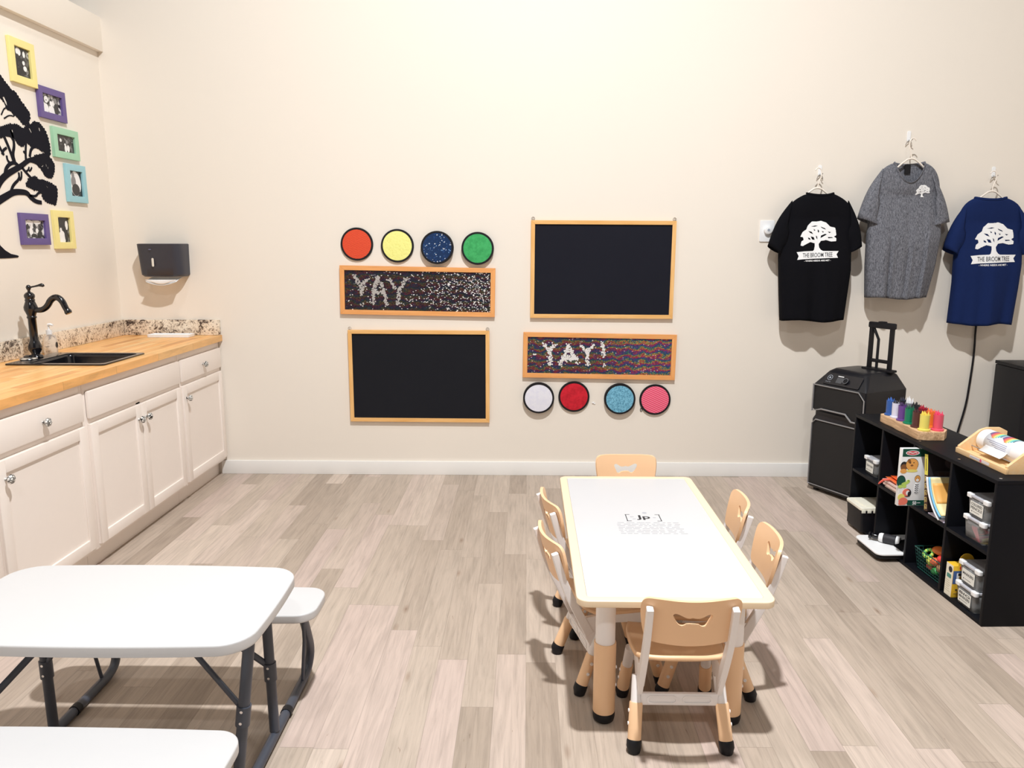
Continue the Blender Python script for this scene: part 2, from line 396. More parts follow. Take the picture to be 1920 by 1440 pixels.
def cabinet(label, y0, y1, doors, drawer, dk):
    t = thing('base_cabinet', label, 'cabinet', group='base cabinets under the wooden worktop')
    b = B(); xb, xf = XL+.004, -1.965
    b.box((xb, y0, .10), (xf, y0+.018, .872)).box((xb, y1-.018, .10), (xf, y1, .872)).box((xb, y0+.018, .10), (xf, y1-.018, .118)).box((xb, y0+.018, .118), (xb+.008, y1-.018, .872))
    for a, c in (((y0, .10), (y0+.022, .872)), ((y1-.022, .10), (y1, .872)), ((y0+.02, .10), (y1-.02, .13)), ((y0+.02, .675), (y1-.02, .715)), ((y0+.02, .828), (y1-.02, .872))):
        b.box((xf-.001, a[0], a[1]), (xf+.002, c[0], c[1]), .0008)
    for a in doors[1:]: b.box((xf-.001, a[0]-.02, .12), (xf+.002, a[0]+.02, .69))
    b.make('body', M_CAB, t)
    B().box((xb, y0, 0), (-2.012, y1, .1)).make('toe_kick', M_CAB, t)
    for (a, c, ky) in doors:
        d = door_panel(a, c, .120, .683, 'door', t)
        if ky: knob(ky, .611, d)
    d = door_panel(drawer[0], drawer[1], .707, .832, 'drawer', t, False)
    if dk: knob(dk, .770, d)
    return t
cabinet('pale grey base cabinet beside the far wall, one narrow door', 4.212, 4.800, [(4.225, 4.788, 4.262)], (4.225, 4.790), 4.506)
cabinet('pale grey sink cabinet with two doors below the black sink', 3.278, 4.210, [(3.300, 3.746, 3.712), (3.750, 4.198, 3.786)], (3.297, 4.205), None)
cabinet('pale grey base cabinet with wide drawer nearer the picnic table', 2.655, 3.276, [(2.672, 3.258, 2.714)], (2.672, 3.255), 2.966)
cabinet('pale grey base cabinet cut off by the left edge, behind picnic table', 2.04, 2.653, [(2.055, 2.640, 2.60)], (2.055, 2.640), 2.35)
# worktop with sink cut-out
SX0, SX1, SY0, SY1 = -2.475, -1.995, 3.535, 3.935
wt = B(); wt.prism([[(XL+.002, 2.0), (-1.935, 2.0), (-1.935, 4.802), (XL+.002, 4.802)], [(SX0+.015, SY0+.015), (SX0+.015, SY1-.015), (SX1-.015, SY1-.015), (SX1-.015, SY0+.015)]], .873, .910)
tag(wt.make('worktop', M_BUTCHER), 'honey butcher block worktop running along the grey cabinets', 'worktop')
tag(B().box((XL+.002, 2.0, .9105), (XL+.022, 4.80, 1.008), .003).make('backsplash', M_GRAN), 'speckled granite backsplash strip along left wall behind faucet', 'backsplash')
tag(B().box((XL+.0225, D-.022, .9105), (-1.94, D-.002, 1.008), .003).make('backsplash', M_GRAN), 'speckled granite backsplash strip on the far wall under the towel dispenser', 'backsplash')
# sink
t = thing('kitchen_sink', 'black rectangular drop-in sink set in the wooden worktop', 'sink', ((SX0+SX1)/2, (SY0+SY1)/2, .9108))
hw, hh = (SX1-SX0)/2, (SY1-SY0)/2
b = B()
b.prism([rrect(hw*2, hh*2, .015, 4), rrect(hw*2-.11, hh*2-.06, .03, 5, cx=.035)[::-1]], 0, .007, bev=.002); b.make('rim', M_BLACKG, t)
b = B()
def basin(u, v):
    P = rrect(1, 1, .09, 6); n = len(P); p = P[int(u*n) % n]
    k, z = [(1, .002), (.99, -.01), (.95, -.12), (.80, -.145), (.3, -.15), (.001, -.152)][min(5, int(round(v*5)))]
    return Vector((.035+p[0]*k*(hw*2-.11), p[1]*k*(hh*2-.06), z))
b.grid(basin, 28, 5, True); b.make('basin', M_BLACKG, t, 50, solid=.003, recalc=True)
B().lathe([(.0, 0), (.03, .0), (.034, .003), (.02, .004), (.0, .002)], c=(.035, 0, -.1495)).make('drain', M_CHROME, t)
# faucet
FX, FY, FZ = -2.452, 3.745, .918
t = thing('faucet', 'glossy black traditional faucet with curved spout on the sink rim', 'faucet', (FX, FY, FZ), .0)
B().lathe([(.030, 0), (.033, .004), (.030, .012), (.021, .016), (.020, .022), (.030, .040), (.031, .055), (.023, .080), (.0195, .090), (.0185, .10), (.0185, .195), (.022, .198), (.022, .205), (.019, .208), (.021, .215), (.030, .238), (.031, .252), (.024, .272), (.021, .280), (.0225, .284), (.0225, .288), (.020, .292), (.024, .302), (.0235, .312), (.016, .322), (.007, .326), (.006, .334), (.010, .340), (.012, .349), (.008, .358), (.001, .361)], seg=32).make('body', M_BLACKG, t, 50)
P = smooth([(.02, 0, .238), (.055, 0, .236), (.085, 0, .255), (.105, 0, .290), (.135, 0, .303), (.160, 0, .285), (.175, 0, .245), (.185, 0, .228)], 2, False)
b = B().tube(P, [.0125+.003*sin(i/len(P)*pi) for i in range(len(P))], 14); e = Vector(P[-1]); b.tube([e+Vector((-.006, 0, .012)), e+Vector((0, 0, 0)), e+Vector((.004, 0, -.008))], [.014, .0175, .015], 16); b.make('spout', M_BLACKG, t, 50)
B().tube([(.008, 0, .349), (.03, 0, .353), (.052, 0, .358), (.066, 0, .360), (.074, 0, .357), (.080, 0, .355)], [.0045, .004, .0055, .009, .008, .002], 12).make('handle', M_BLACKG, t, 50)
p = on('z', .918, 46, 674)
t = thing('sink_stopper', 'round chrome stopper with black centre left of the faucet', 'stopper', (p.x+.02, p.y+.0, .918))
B().lathe([(.036, 0), (.040, .003), (.036, .009), (.028, .012), (.022, .012)]).make('chrome_ring', M_CHROME, t, 40)
B().lathe([(.021, .010), (.021, .016), (.012, .021), (.001, .022)]).make('centre', M_BLACKG, t)
# soap bottle
t = thing('soap_bottle', 'clear pump soap bottle with white pump behind the sink', 'bottle', (-2.50, 3.945, .9108))
B().lathe([(.03, 0), (.033, .006), (.033, .075), (.028, .092), (.014, .102), (.013, .112)], seg=24).make('bottle_body', M_CLEAR, t, 40)
B().cyl((0, 0, .10), (0, 0, .124), .0145).cyl((0, 0, .124), (0, 0, .15), .005).tube([(0, 0, .15), (.012, -.004, .153), (.03, -.01, .149)], [.008, .007, .005], 10).make('pump', M_WHITE, t)
B().prism([circ(.010, 16, ry=.016)], 0, .0008, face_mx(0, .045, 0)@Matrix.Identity(4)).move(Matrix.Rotation(pi, 4, 'Z')@Matrix.Translation((-.0335, 0, 0))).make('label', M_DARK, t)
# white tray on the counter
t = thing('paper_tray', 'flat white tray lying on worktop against the far granite backsplash', 'tray', (-2.215, 4.705, .9108))
B().prism([rrect(.26, .10, .012, 4)], 0, .010, bev=.002).make('base', M_WHITE, t)
B().prism([rrect(.262, .102, .012, 4), rrect(.248, .088, .010, 4)[::-1]], .0102, .016).make('raised_rim', M_WHITE, t)

# ------------------------------------------------------------------ towel dispenser
t = thing('towel_dispenser', 'dark grey paper towel dispenser mounted on the far wall', 'dispenser', (-2.245, D, 1.28))
b = B(); 
def disp(u, v):
    n = 24; zs = [0, .012, .06, .185, .197, .20]; ins = [.012, .0, 0, 0, 0, .006]
    i = min(5, int(round(v*5))); z = zs[i]; dep = .105+.035*(z/.2); a = u*pi
    x = -cos(a)*(.135-ins[i]); x = math.copysign(abs(cos(a))**.35, -cos(a))*(.135+.004*(z/.2)-ins[i]); y = -(abs(sin(a))**.35)*(dep-ins[i]) - .012*(1-(x/.135)**2)*(sin(a) > .3)
    return Vector((x, min(y, -.002), z))
b.grid(disp, 48, 5)
vs = [v for v in b.bm.verts]; 
bmesh.ops.remove_doubles(b.bm, verts=b.bm.verts[:], dist=1e-5); bmesh.ops.holes_fill(b.bm, edges=[e for e in b.bm.edges if len(e.link_faces) == 1], sides=0)
b.make('cover', mat((50, 51, 60), .42, var=.04, name='dispenser_grey'), t, 40)
B().prism([rrect(.0135, .052, .0066, 6)], 0, .0015, face_back(-.028, .088, -.1385)).make('window_slot', mat((205, 200, 190), .3, name='slot'), t, label='pale vertical viewing slot')
B().prism([circ(.009, 16, ry=.003)], 0, .001, face_back(-.035, .165, -.1505)).make('badge', mat((96, 96, 120), .4, name='badge'), t)
b = B(); b.grid(lambda u, v: Vector((-.095+.19*u, -.115+.100*v, -.012-.048*(.55+.45*sin(pi*u))*(1-v)**1.5-.002*v)), 14, 6)
t2 = thing('paper_towel', 'folded white paper towel hanging out under the dark dispenser', 'paper towel', (-2.245, D, 1.288))
b.make('sheet', M_WHITE, t2, solid=.002)
b = B(); b.grid(lambda u, v: Vector((-.095+.19*u, -.118+.002*v, -.004-.022*1-.020*v*(.35+1.1*sin(pi*u)**2))), 14, 3); b.make('front_fold', M_WHITE, t2, solid=.002)

# ------------------------------------------------------------------ tree mural on the left wall
def pxw(P): # photograph pixels onto the left wall as (y, z)
    return [(q.y, q.z) for q in (on('x', XL, *p) for p in P)]
OV = lambda P: [(x/2.88, y/2.88) for x, y in P]
Z6 = lambda P: [(x/5.54, 240+y/5.54) for x, y in P]
crowns = [OV([(-60, 360), (-20, 385), (8, 418), (20, 440), (42, 462), (64, 492), (80, 497), (100, 530), (120, 560), (142, 588), (158, 610), (158, 645), (150, 668), (128, 672), (108, 650), (82, 622), (60, 600), (36, 590), (22, 550), (0, 528), (-40, 500), (-80, 470)]),
          OV([(150, 668), (165, 675), (180, 658), (205, 662), (222, 678), (240, 705), (255, 740), (266, 785), (268, 838), (255, 842), (232, 812), (205, 797), (170, 790), (146, 772), (126, 735), (122, 702)]),
          OV([(-60, 700), (-10, 690), (30, 682), (60, 672), (95, 677), (124, 702), (136, 740), (138, 772), (118, 790), (96, 778), (72, 738), (30, 732), (-20, 745), (-60, 735)]),
          Z6([(340, 322), (370, 288), (420, 278), (455, 268), (500, 292), (538, 342), (562, 382), (562, 440), (546, 488), (522, 520), (492, 512), (458, 488), (442, 440), (402, 398), (372, 370), (310, 350)]),
          Z6([(268, 590), (300, 525), (370, 510), (400, 542), (445, 540), (500, 572), (545, 590), (585, 622), (592, 690), (585, 760), (572, 800), (542, 785), (480, 762), (442, 718), (432, 668), (390, 642), (340, 636), (300, 612)])]
slits = [OV([(12, 525), (20, 520), (34, 550), (38, 575), (28, 560)]), OV([(152, 690), (160, 694), (172, 720), (164, 714)]), OV([(206, 690), (212, 690), (216, 712), (210, 706)]), OV([(60, 700), (66, 700), (70, 716), (62, 712)]),
         Z6([(470, 375), (478, 375), (484, 405), (476, 400)]), Z6([(490, 400), (498, 402), (500, 432), (492, 420)]), Z6([(440, 380), (448, 388), (440, 410), (420, 400), (436, 396)]), Z6([(475, 600), (482, 600), (500, 622), (488, 618)])]
owner = [0, 1, 1, 2, 3, 3, 3, 4]
branches = [(Z6([(-80, 800), (0, 745), (60, 710), (130, 668), (200, 662), (280, 672), (312, 720), (370, 765), (430, 775)]), 24, 12), (Z6([(-60, 680), (-10, 560), (60, 485), (150, 432), (220, 395), (280, 342), (340, 322)]), 24, 12),
            (Z6([(50, 480), (58, 420), (100, 370), (150, 358), (190, 395)]), 12, 11), (Z6([(110, 368), (75, 340), (66, 285)]), 8, 7), (Z6([(150, 355), (128, 275), (148, 180), (128, 80), (105, 20)]), 13, 8), (Z6([(268, 345), (262, 260), (268, 140)]), 9, 8),
            (Z6([(140, 350), (92, 210), (40, 90), (10, 20)]), 10, 10), (Z6([(306, 300), (318, 215), (370, 182), (440, 240)]), 10, 8), (Z6([(225, 410), (282, 480), (340, 540)]), 8, 9), (Z6([(112, 660), (135, 590), (200, 530), (192, 460)]), 11, 7), (Z6([(200, 540), (222, 520), (220, 450)]), 8, 6),
            (Z6([(268, 450), (290, 440), (300, 405)]), 6, 5), (Z6([(300, 448), (318, 435), (328, 408)]), 6, 5), (Z6([(262, 268), (240, 240)]), 7, 6), (Z6([(300, 700), (370, 712), (395, 672), (440, 668)]), 8, 7), (Z6([(20, 275), (30, 230), (66, 205)]), 9, 7), (Z6([(120, 120), (160, 70)]), 7, 5), (Z6([(-30, 150), (20, 250), (40, 280)]), 9, 7),
            (OV([(20, 640), (50, 620), (80, 632), (60, 600)]), 4, 3), (OV([(5, 620), (25, 575), (60, 600)]), 4, 3), (Z6([(400, 400), (440, 420), (470, 395)]), 7, 6)]
root = Z6([(-30, 1150), (0, 1222), (50, 1270), (110, 1308), (175, 1322), (192, 1330), (182, 1345), (90, 1352), (0, 1355), (-140, 1360), (-160, 900), (-90, 820), (-60, 900)])
Y0 = 3.60
b = B()
def mural_piece(loops, k):
    for mir in (0, 1):
        LL = [ccw([((2*Y0-p[0]) if mir else p[0], p[1]) for p in L]) if i == 0 else ccw([((2*Y0-p[0]) if mir else p[0], p[1]) for p in L])[::-1] for i, L in enumerate(loops)]
        b.prism(LL, .0006, .0024+k*.0001, Matrix.Translation((XL, 0, 0)) @ Matrix.Rotation(pi/2, 4, 'Z') @ Matrix.Rotation(pi/2, 4, 'X'))
k = 0
for i, c in enumerate(crowns):
    P = ccw(pxw(c)); P = [(max(p[0], Y0), p[1]) for p in P]
    mural_piece([dedupe(scallop(P, .008, .016))]+[ccw(pxw(s_)) for s_, o_ in zip(slits, owner) if o_ == i], k); k += 1
for P, r0, r1 in branches:
    Q = [(y, z) for y, z in pxw(P)]; s_ = .00082
    mural_piece([stroke(Q, r0*s_, r1*s_)], k % 7); k += 1
mural_piece([ccw([(max(p[0], Y0-.001), p[1]) for p in pxw(root)])], 3)
b.prism([ccw([(Y0-.09, 1.40), (Y0-.05, 1.62), (Y0-.06, 1.90), (Y0, 2.0), (Y0+.06, 1.90), (Y0+.05, 1.62), (Y0+.09, 1.40)])], .0006, .0022, Matrix.Translation((XL, 0, 0)) @ Matrix.Rotation(pi/2, 4, 'Z') @ Matrix.Rotation(pi/2, 4, 'X'))
tag(b.make('tree_decal', M_DECAL), 'large black tree silhouette decal spreading across the left wall', 'wall decal')

# ------------------------------------------------------------------ picture frames
def photomat(seed, lo=.42, hi=.58):
    t = NT('grey_photo'); co = t.coord(); n = t.noise(t.mapping(co, (1, 1, 1), loc=(seed, seed*2, 0)), 26, 5, .6, .7)
    t.base(t.ramp(n.outputs[0], [(lo, lin((26, 26, 28))), ((lo+hi)/2, lin((96, 94, 94))), (hi, lin((214, 212, 210)))])); t.set(.25, spec=.5); return t.m
def picture(label, y, z, w_, h, m, bw, seed, shapes, lo=.42, hi=.58, rot=0.):
    t = thing('picture_frame', label, 'picture frame', (XL, y, z), pi/2, 'small bright picture frames around the tree')
    I = Matrix.Rotation(pi/2, 4, 'X') @ Matrix.Rotation(rot, 4, 'Z')
    B().prism([rrect(w_, h, .001, 1), rrect(w_-2*bw, h-2*bw, .001, 1)[::-1]], .001, .018, I, bev=.0015).make('frame', m, t, label=None)
    ph = B().prism([rrect(w_-2*bw+.004, h-2*bw+.004, .001, 1)], .002, .006, I).make('photo', photomat(seed, lo, hi), t, label='black and white photograph')
    b = B()
    for (cx, cy, rx, ry, mi) in shapes:
        b.mi = mi; b.prism([circ(rx*w_, 18, cx*w_, cy*h, ry*h)], .0061, .0064+.0001*len(b.bm.faces)/100, I)
    b.make('printed_figures', [mat((222, 220, 218), .3, var=.1, name='photo_light'), mat((38, 38, 40), .3, var=.1, name='photo_dark'), mat((120, 118, 118), .3, var=.2, name='photo_mid')], ph)
    return t
YEL = mat((226, 212, 140), .5, name='yellow_paint'); PUR = mat((92, 76, 128), .5, name='purple_paint'); GRN = mat((148, 190, 160), .5, name='mint_paint'); AQU = mat((140, 184, 192), .5, name='aqua_paint')
picture('yellow portrait frame, highest of the frames beside the black tree', 4.058, 2.380, .198, .215, YEL, .037, 1.3, [(-.1, .22, .1, .09, 0), (-.15, .12, .08, .05, 1), (.12, .2, .05, .07, 0), (.08, .0, .05, .05, 0), (.12, -.12, .07, .06, 0), (-.1, -.05, .08, .06, 1)], .5, .75)
picture('purple frame with three smiling faces, near top of the wall', 4.275, 2.215, .236, .162, PUR, .034, 4.2, [(-.18, .12, .07, .11, 0), (-.2, -.18, .09, .17, 0), (.0, .02, .055, .09, 0), (.0, -.2, .11, .15, 0), (.16, .14, .06, .10, 2), (.18, -.12, .09, .18, 1), (-.18, .1, .02, .02, 1)])
picture('mint green frame between purple and aqua frames', 4.366, 2.022, .236, .160, GRN, .036, 7.7, [(.0, -.02, .03, .04, 0), (.02, -.16, .05, .12, 0), (.12, -.14, .05, .12, 0), (.08, .08, .04, .06, 2), (-.16, .1, .04, .06, 0)], .48, .7)
picture('aqua blue portrait frame below the mint green frame', 4.430, 1.813, .190, .208, AQU, .035, 9.1, [(.0, .0, .28, .33, 0), (-.1, .22, .07, .08, 2), (-.09, .05, .12, .16, 2), (.0, -.16, .2, .16, 1), (.18, -.25, .07, .05, 1)], .6, .8)
picture('purple landscape frame hanging beside the lowest yellow frame', 4.014, 1.552, .230, .160, PUR, .034, 12.4, [(-.15, .22, .13, .06, 0), (.13, .22, .13, .06, 0), (-.22, .08, .05, .08, 1), (.02, .1, .05, .08, 1), (-.12, -.08, .06, .12, 0), (.1, -.05, .05, .08, 0), (.2, -.14, .08, .1, 1), (-.02, -.2, .1, .06, 1)])
picture('yellow portrait frame, lowest, right of the low purple frame', 4.268, 1.554, .184, .206, YEL, .036, 15.8, [(.0, .2, .25, .15, 1), (.18, .12, .07, .12, 0), (-.12, .0, .05, .05, 0), (-.08, -.22, .16, .2, 0), (.1, -.1, .06, .2, 1)], .42, .7)

# ------------------------------------------------------------------ chalkboards and sequin boards on the back wall
def board(name, label, cat, cx, cz, w_, h, rot, mx, mz, fw, panel, depth=.022, rings=False, group=None):
    t = thing(name, label, cat, (cx, D, cz), 0, group); I = Matrix.Rotation(pi/2, 4, 'X') @ Matrix.Rotation(rot, 4, 'Z')
    for s_ in (1, -1):
        P = [(-w_/2, s_*h/2), (w_/2, s_*h/2), (w_/2-fw, s_*(h/2-fw)), (-w_/2+fw, s_*(h/2-fw))]
        B().prism([ccw(P)], .004, depth, I, bev=.0015).make('frame_rail', mx, t)
        P = [(s_*w_/2, -h/2), (s_*w_/2, h/2), (s_*(w_/2-fw), h/2-fw), (s_*(w_/2-fw), -h/2+fw)]
        B().prism([ccw(P)], .004, depth, I, bev=.0015).make('frame_stile', mz, t)
    pn = B().prism([rrect(w_-2*fw+.006, h-2*fw+.006, .001, 1)], .005, depth*.62, I).make('panel', panel, t)
    if rings:
        for s_ in (-1, 1):
            c = Vector((s_*(w_/2-.012), h/2+.008, .014)); b = B()
            b.tube([I @ (c+Vector((.010*cos(a), .011*sin(a), 0))) for a in [2*pi*k/16 for k in range(16)]], .0018, 6, closed=True); b.tube([I @ (c+Vector((.004*cos(a), .012*sin(a)-.004, .004))) for a in [2*pi*k/12 for k in range(12)]], .0014, 6, closed=True)
            b.make('hanging_ring', M_CHROME, t)
    return t, pn, I
def chalk(c): 
    t = NT('chalkboard'); co = t.coord(); n = t.noise(co, 3, 4, .6)
    t.base(t.mix(n.outputs[0], lin(c), lin(tuple(v+4 for v in c)))); t.set(.75, spec=.15); return t.m
board('chalkboard', 'framed black chalkboard below the left sequin board', 'chalkboard', -.684, .649, .893, .590, radians(-.25), M_PINE_X, M_PINE_Z, .024, chalk((22, 23, 28)), rings=True, group='framed chalkboards on the back wall')
board('chalkboard', 'framed black chalkboard above the rainbow sequin board', 'chalkboard', .464, 1.320, .886, .597, radians(-.35), M_PINE_X, M_PINE_Z, .024, chalk((20, 21, 30)), rings=True, group='framed chalkboards on the back wall')
def sequins(name, mode):
    t = NT(name); co = t.coord(); sx = t.new('ShaderNodeSeparateXYZ'); t.link(co, sx.inputs[0])
    v = t.new('ShaderNodeTexVoronoi'); v.inputs['Scale'].default_value = 175 if mode else 150; t.link(t.mapping(co, (1, .2, 1.5)), v.inputs['Vector'])
    wn = t.new('ShaderNodeTexWhiteNoise', noise_dimensions='3D'); t.link(v.outputs['Color'], wn.inputs['Vector']); rnd = wn.outputs[0]
    # drifting rainbow bands
    ph = t.math('SINE', t.math('MULTIPLY', sx.outputs[0], 2*pi/.098)); band = t.math('ADD', t.math('ADD', t.math('MULTIPLY', sx.outputs[2], 24.), t.math('MULTIPLY', ph, .16)), t.math('MULTIPLY', t.noise(t.mapping(co, (14, 1, 34)), 1., 2).outputs[0], 1.6))
    band = t.math('FRACT', t.math('ADD', band, t.math('MULTIPLY', rnd, .42)))
    c = t.ramp(band, [(0, lin((150, 40, 60))), (.14, lin((190, 160, 70))), (.30, lin((40, 110, 88))), (.52, lin((40, 74, 130))), (.74, lin((92, 52, 118))), (.92, lin((176, 40, 66)))])
    w2 = t.new('ShaderNodeTexWhiteNoise', noise_dimensions='3D'); t.link(t.mapping(v.outputs['Color'], (3, 5, 7)), w2.inputs['Vector'])
    if mode:
        c = t.mix(t.math('MULTIPLY', w2.outputs[0], .55), c, lin((20, 18, 26)))
        near = t.math('MULTIPLY', t.math('MINIMUM', t.math('MAXIMUM', t.math('MULTIPLY', t.math('SUBTRACT', .26, sx.outputs[0]), 3.), 0.), 1.), .5); c = t.mix(near, c, lin((18, 16, 22)))
        c = t.mix(t.math('GREATER_THAN', w2.outputs[0], .985), c, lin((200, 196, 190)))
    else:
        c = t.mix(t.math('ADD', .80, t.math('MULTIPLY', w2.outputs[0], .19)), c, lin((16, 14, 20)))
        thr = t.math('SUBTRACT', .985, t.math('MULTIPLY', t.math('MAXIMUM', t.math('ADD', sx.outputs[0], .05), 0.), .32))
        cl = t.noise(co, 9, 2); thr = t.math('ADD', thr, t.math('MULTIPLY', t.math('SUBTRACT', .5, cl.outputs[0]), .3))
        c = t.mix(t.math('GREATER_THAN', rnd, thr), c, lin((244, 242, 240)))  # glints of the sequins painted in as white cells, denser to the right
    t.base(c); t.set(.38, .25); t.bump(v.outputs['Distance'], .4, .002); return t.m
def seq_letters(pn, strokes, region, scale, step, col, cx, cz, yy):
    b = B()
    for S in strokes:
        W_ = [on('y', yy, region[0]+x/scale, region[1]+y/scale) for x, y in S]
        P = [(q.x-cx, q.z-cz) for q in W_]; 
        if len(P) > 1:
            P2 = []
            for a, c in zip(P, P[1:]):
                n = max(1, int(math.dist(a, c)/step)); P2 += [(a[0]+(c[0]-a[0])*k/n, a[1]+(c[1]-a[1])*k/n) for k in range(n)]
            P2.append(P[-1])
        else: P2 = P
        for p in P2:
            for _ in range(5):
                q = (p[0]+random.gauss(0, .0062), p[1]+random.gauss(0, .0062)); a = random.uniform(-.5, .5)
                b.prism([circ(.0048, 8)], 0, .0006, Matrix.Translation((q[0], -.0146-random.uniform(0, .001), q[1])) @ Matrix.Rotation(pi/2+a*.25, 4, 'X') @ Matrix.Rotation(a*.25, 4, 'Y'))
    b.make('lettering', col, pn, label='silver sequin lettering')
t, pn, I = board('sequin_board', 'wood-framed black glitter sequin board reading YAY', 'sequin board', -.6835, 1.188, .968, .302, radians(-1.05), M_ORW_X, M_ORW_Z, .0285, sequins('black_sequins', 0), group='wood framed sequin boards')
seq_letters(pn, [[(270, 590), (330, 685)], [(410, 630), (345, 690), (358, 730), (332, 790)], [(530, 600), (485, 730), (475, 890)], [(530, 600), (590, 720), (630, 910)], [(475, 765), (600, 772)], [(660, 630), (720, 710)], [(850, 620), (775, 740), (755, 900)], [(345, 905)]],
            (620, 420), 6.0, .010, mat((172, 168, 165), .4, .2, name='dull_silver_sequin'), -.6835, 1.188, D-.015)
t, pn, I = board('sequin_board', 'wood-framed rainbow sequin board reading YAY with exclamation mark', 'sequin board', .455, .783, .960, .287, radians(-.9), M_ORW_X, M_ORW_Z, .0285, sequins('rainbow_sequins', 1), group='wood framed sequin boards')
seq_letters(pn, [[(305, 225), (375, 300)], [(435, 215), (385, 300), (385, 460)], [(590, 235), (520, 400), (495, 455)], [(585, 245), (630, 310), (690, 400)], [(520, 392), (690, 395)], [(545, 372), (650, 372)], [(570, 300), (600, 290)], [(690, 435)], [(745, 240), (810, 310)], [(880, 240), (815, 310), (815, 465)], [(990, 210), (1000, 355)], [(1005, 455)], [(205, 340)]],
            (970, 610), 6.194, .009, mat((232, 230, 228), .35, .2, name='bright_silver_sequin'), .455, .783, D-.015)

# ------------------------------------------------------------------ sensory discs
def fabric(kind, c, c2):
    t = NT(kind+'_fabric'); co = t.coord()
    if kind in ('ribbed', 'striped'):
        wv = t.new('ShaderNodeTexWave', wave_type='BANDS', bands_direction='Z'); wv.inputs['Scale'].default_value = 26 if kind == 'striped' else 48; wv.inputs['Distortion'].default_value = .6 if kind == 'striped' else 3
        t.link(t.mapping(co, (1, 1, 1), rot=(0, radians(-25 if kind == 'striped' else 15), 0)), wv.inputs['Vector'])
        t.base(t.ramp(wv.outputs[0], [(.25, lin(c2)), (.6, lin(c))])); t.bump(wv.outputs[0], .5, .003); t.set(.7)
    elif kind == 'dimpled':
        v = t.new('ShaderNodeTexVoronoi'); v.inputs['Scale'].default_value = 70; t.link(co, v.inputs['Vector'])
        t.base(t.ramp(v.outputs['Distance'], [(.1, lin(c2)), (.3, lin(c))])); t.bump(v.outputs['Distance'], .4, .003); t.set(.6)
    elif kind == 'glitter':
        v = t.new('ShaderNodeTexVoronoi'); v.inputs['Scale'].default_value = 190; t.link(co, v.inputs['Vector'])
        wn = t.new('ShaderNodeTexWhiteNoise', noise_dimensions='3D'); t.link(v.outputs['Color'], wn.inputs['Vector'])
        t.base(t.ramp(wn.outputs[0], [(0, lin(tuple(int(x*.75) for x in c))), (.86, lin(c)), (.95, lin(c2)), (.972, lin((225, 232, 240)))], 'CONSTANT')); t.set(.35, .3)
    else:
        n = t.noise(co, 90 if kind == 'crumpled' else 30, 5, .7, 1. if kind == 'crumpled' else .2)
        t.base(t.ramp(n.outputs[0], [(.38, lin(c2)), (.58, lin(c))])); t.set(.85 if kind != 'satin' else .35); t.bump(n.outputs[0], .5 if kind == 'crumpled' else .2, .004)
    return t.m
discs = [('orange ribbed round sensory disc beside the yellow one', -1.054, 1.477, .101, ('ribbed', (226, 82, 44), (190, 52, 26)), .012),
         ('pale yellow dimpled round sensory disc next to the orange one', -.803, 1.467, .102, ('dimpled', (236, 234, 140), (212, 206, 110)), .014),
         ('navy blue glitter round sensory disc beside the green one', -.555, 1.456, .101, ('glitter', (34, 68, 122), (120, 160, 205)), .034),
         ('green felt round sensory disc closest to the upper chalkboard', -.306, 1.451, .100, ('felt', (58, 158, 90), (44, 140, 76)), .028),
         ('white satin round sensory disc under the rainbow board', .075, .515, .099, ('satin', (222, 222, 230), (206, 206, 218)), .034),
         ('crimson red felt round sensory disc beside the white one', .300, .521, .099, ('felt', (190, 20, 40), (166, 8, 30)), .014),
         ('sky blue crumpled round sensory disc beside the pink one', .590, .510, .099, ('crumpled', (118, 178, 202), (62, 118, 146)), .030),
         ('pink striped round sensory disc under the rainbow board', .815, .504, .099, ('striped', (244, 128, 152), (218, 58, 96)), .014)]
for lb, x, z, r, fb, th in discs:
    t = thing('sensory_disc', lb, 'disc', (x, D, z), 0, 'round textured sensory discs'); I = Matrix.Rotation(pi/2, 4, 'X')
    B().lathe([(r-.004, .001), (r, .003), (r, th-.003), (r-.002, th), (r-.0115, th), (r-.0115, th-.002)], mtx=I, seg=48).make('black_rim', M_BLACK, t, 40)
    B().lathe([(r-.012, th-.004), (r-.012, th-.0012), (r*.6, th+.0004), (.0005, th+.001)], mtx=I, seg=40).make('fabric_face', fabric(*fb), t, 50)
p = on('y', D, 1112, 755); tag(B().ball((p.x, D-.004, p.z), .007, 2, (1.2, .5, .8), .2).ball((p.x+.009, D-.003, p.z-.006), .005, 2, (1, .5, .8), .2).make('putty_lump', M_WHITE), 'tiny white putty lump on wall between red and sky blue discs', 'putty')
p = on('y', D, 1202, 768); tag(B().tube([(p.x+.006*cos(a), D-.004, p.z+.010*sin(a)) for a in [2*pi*k/14 for k in range(14)]], .0018, 6, closed=True).make('wire_clip', M_BLACK), 'tiny black wire clip on wall beside pink striped disc', 'clip')

# ------------------------------------------------------------------ wall plate, hooks, hangers, shirts
t = thing('wall_plate', 'white wall plate with round dial half behind black shirt', 'wall plate', (1.462, D, 1.555))
B().prism([rrect(.088, .128, .008, 4)], .0005, .007, Matrix.Rotation(pi/2, 4, 'X'), bev=.002).make('plate', M_WHITE, t)
dl = B().lathe([(.024, .007), (.025, .010), (.024, .026), (.021, .028), (.0005, .028)], c=(.004, 0, .006), mtx=Matrix.Rotation(pi/2, 4, 'X')).make('dial', M_WHITE, t)
B().lathe([(.008, .028), (.008, .0292), (.0005, .0292)], c=(.004, 0, .006), mtx=Matrix.Rotation(pi/2, 4, 'X')).make('centre_mark', mat((150, 155, 165), .4, name='dial_centre'), dl)

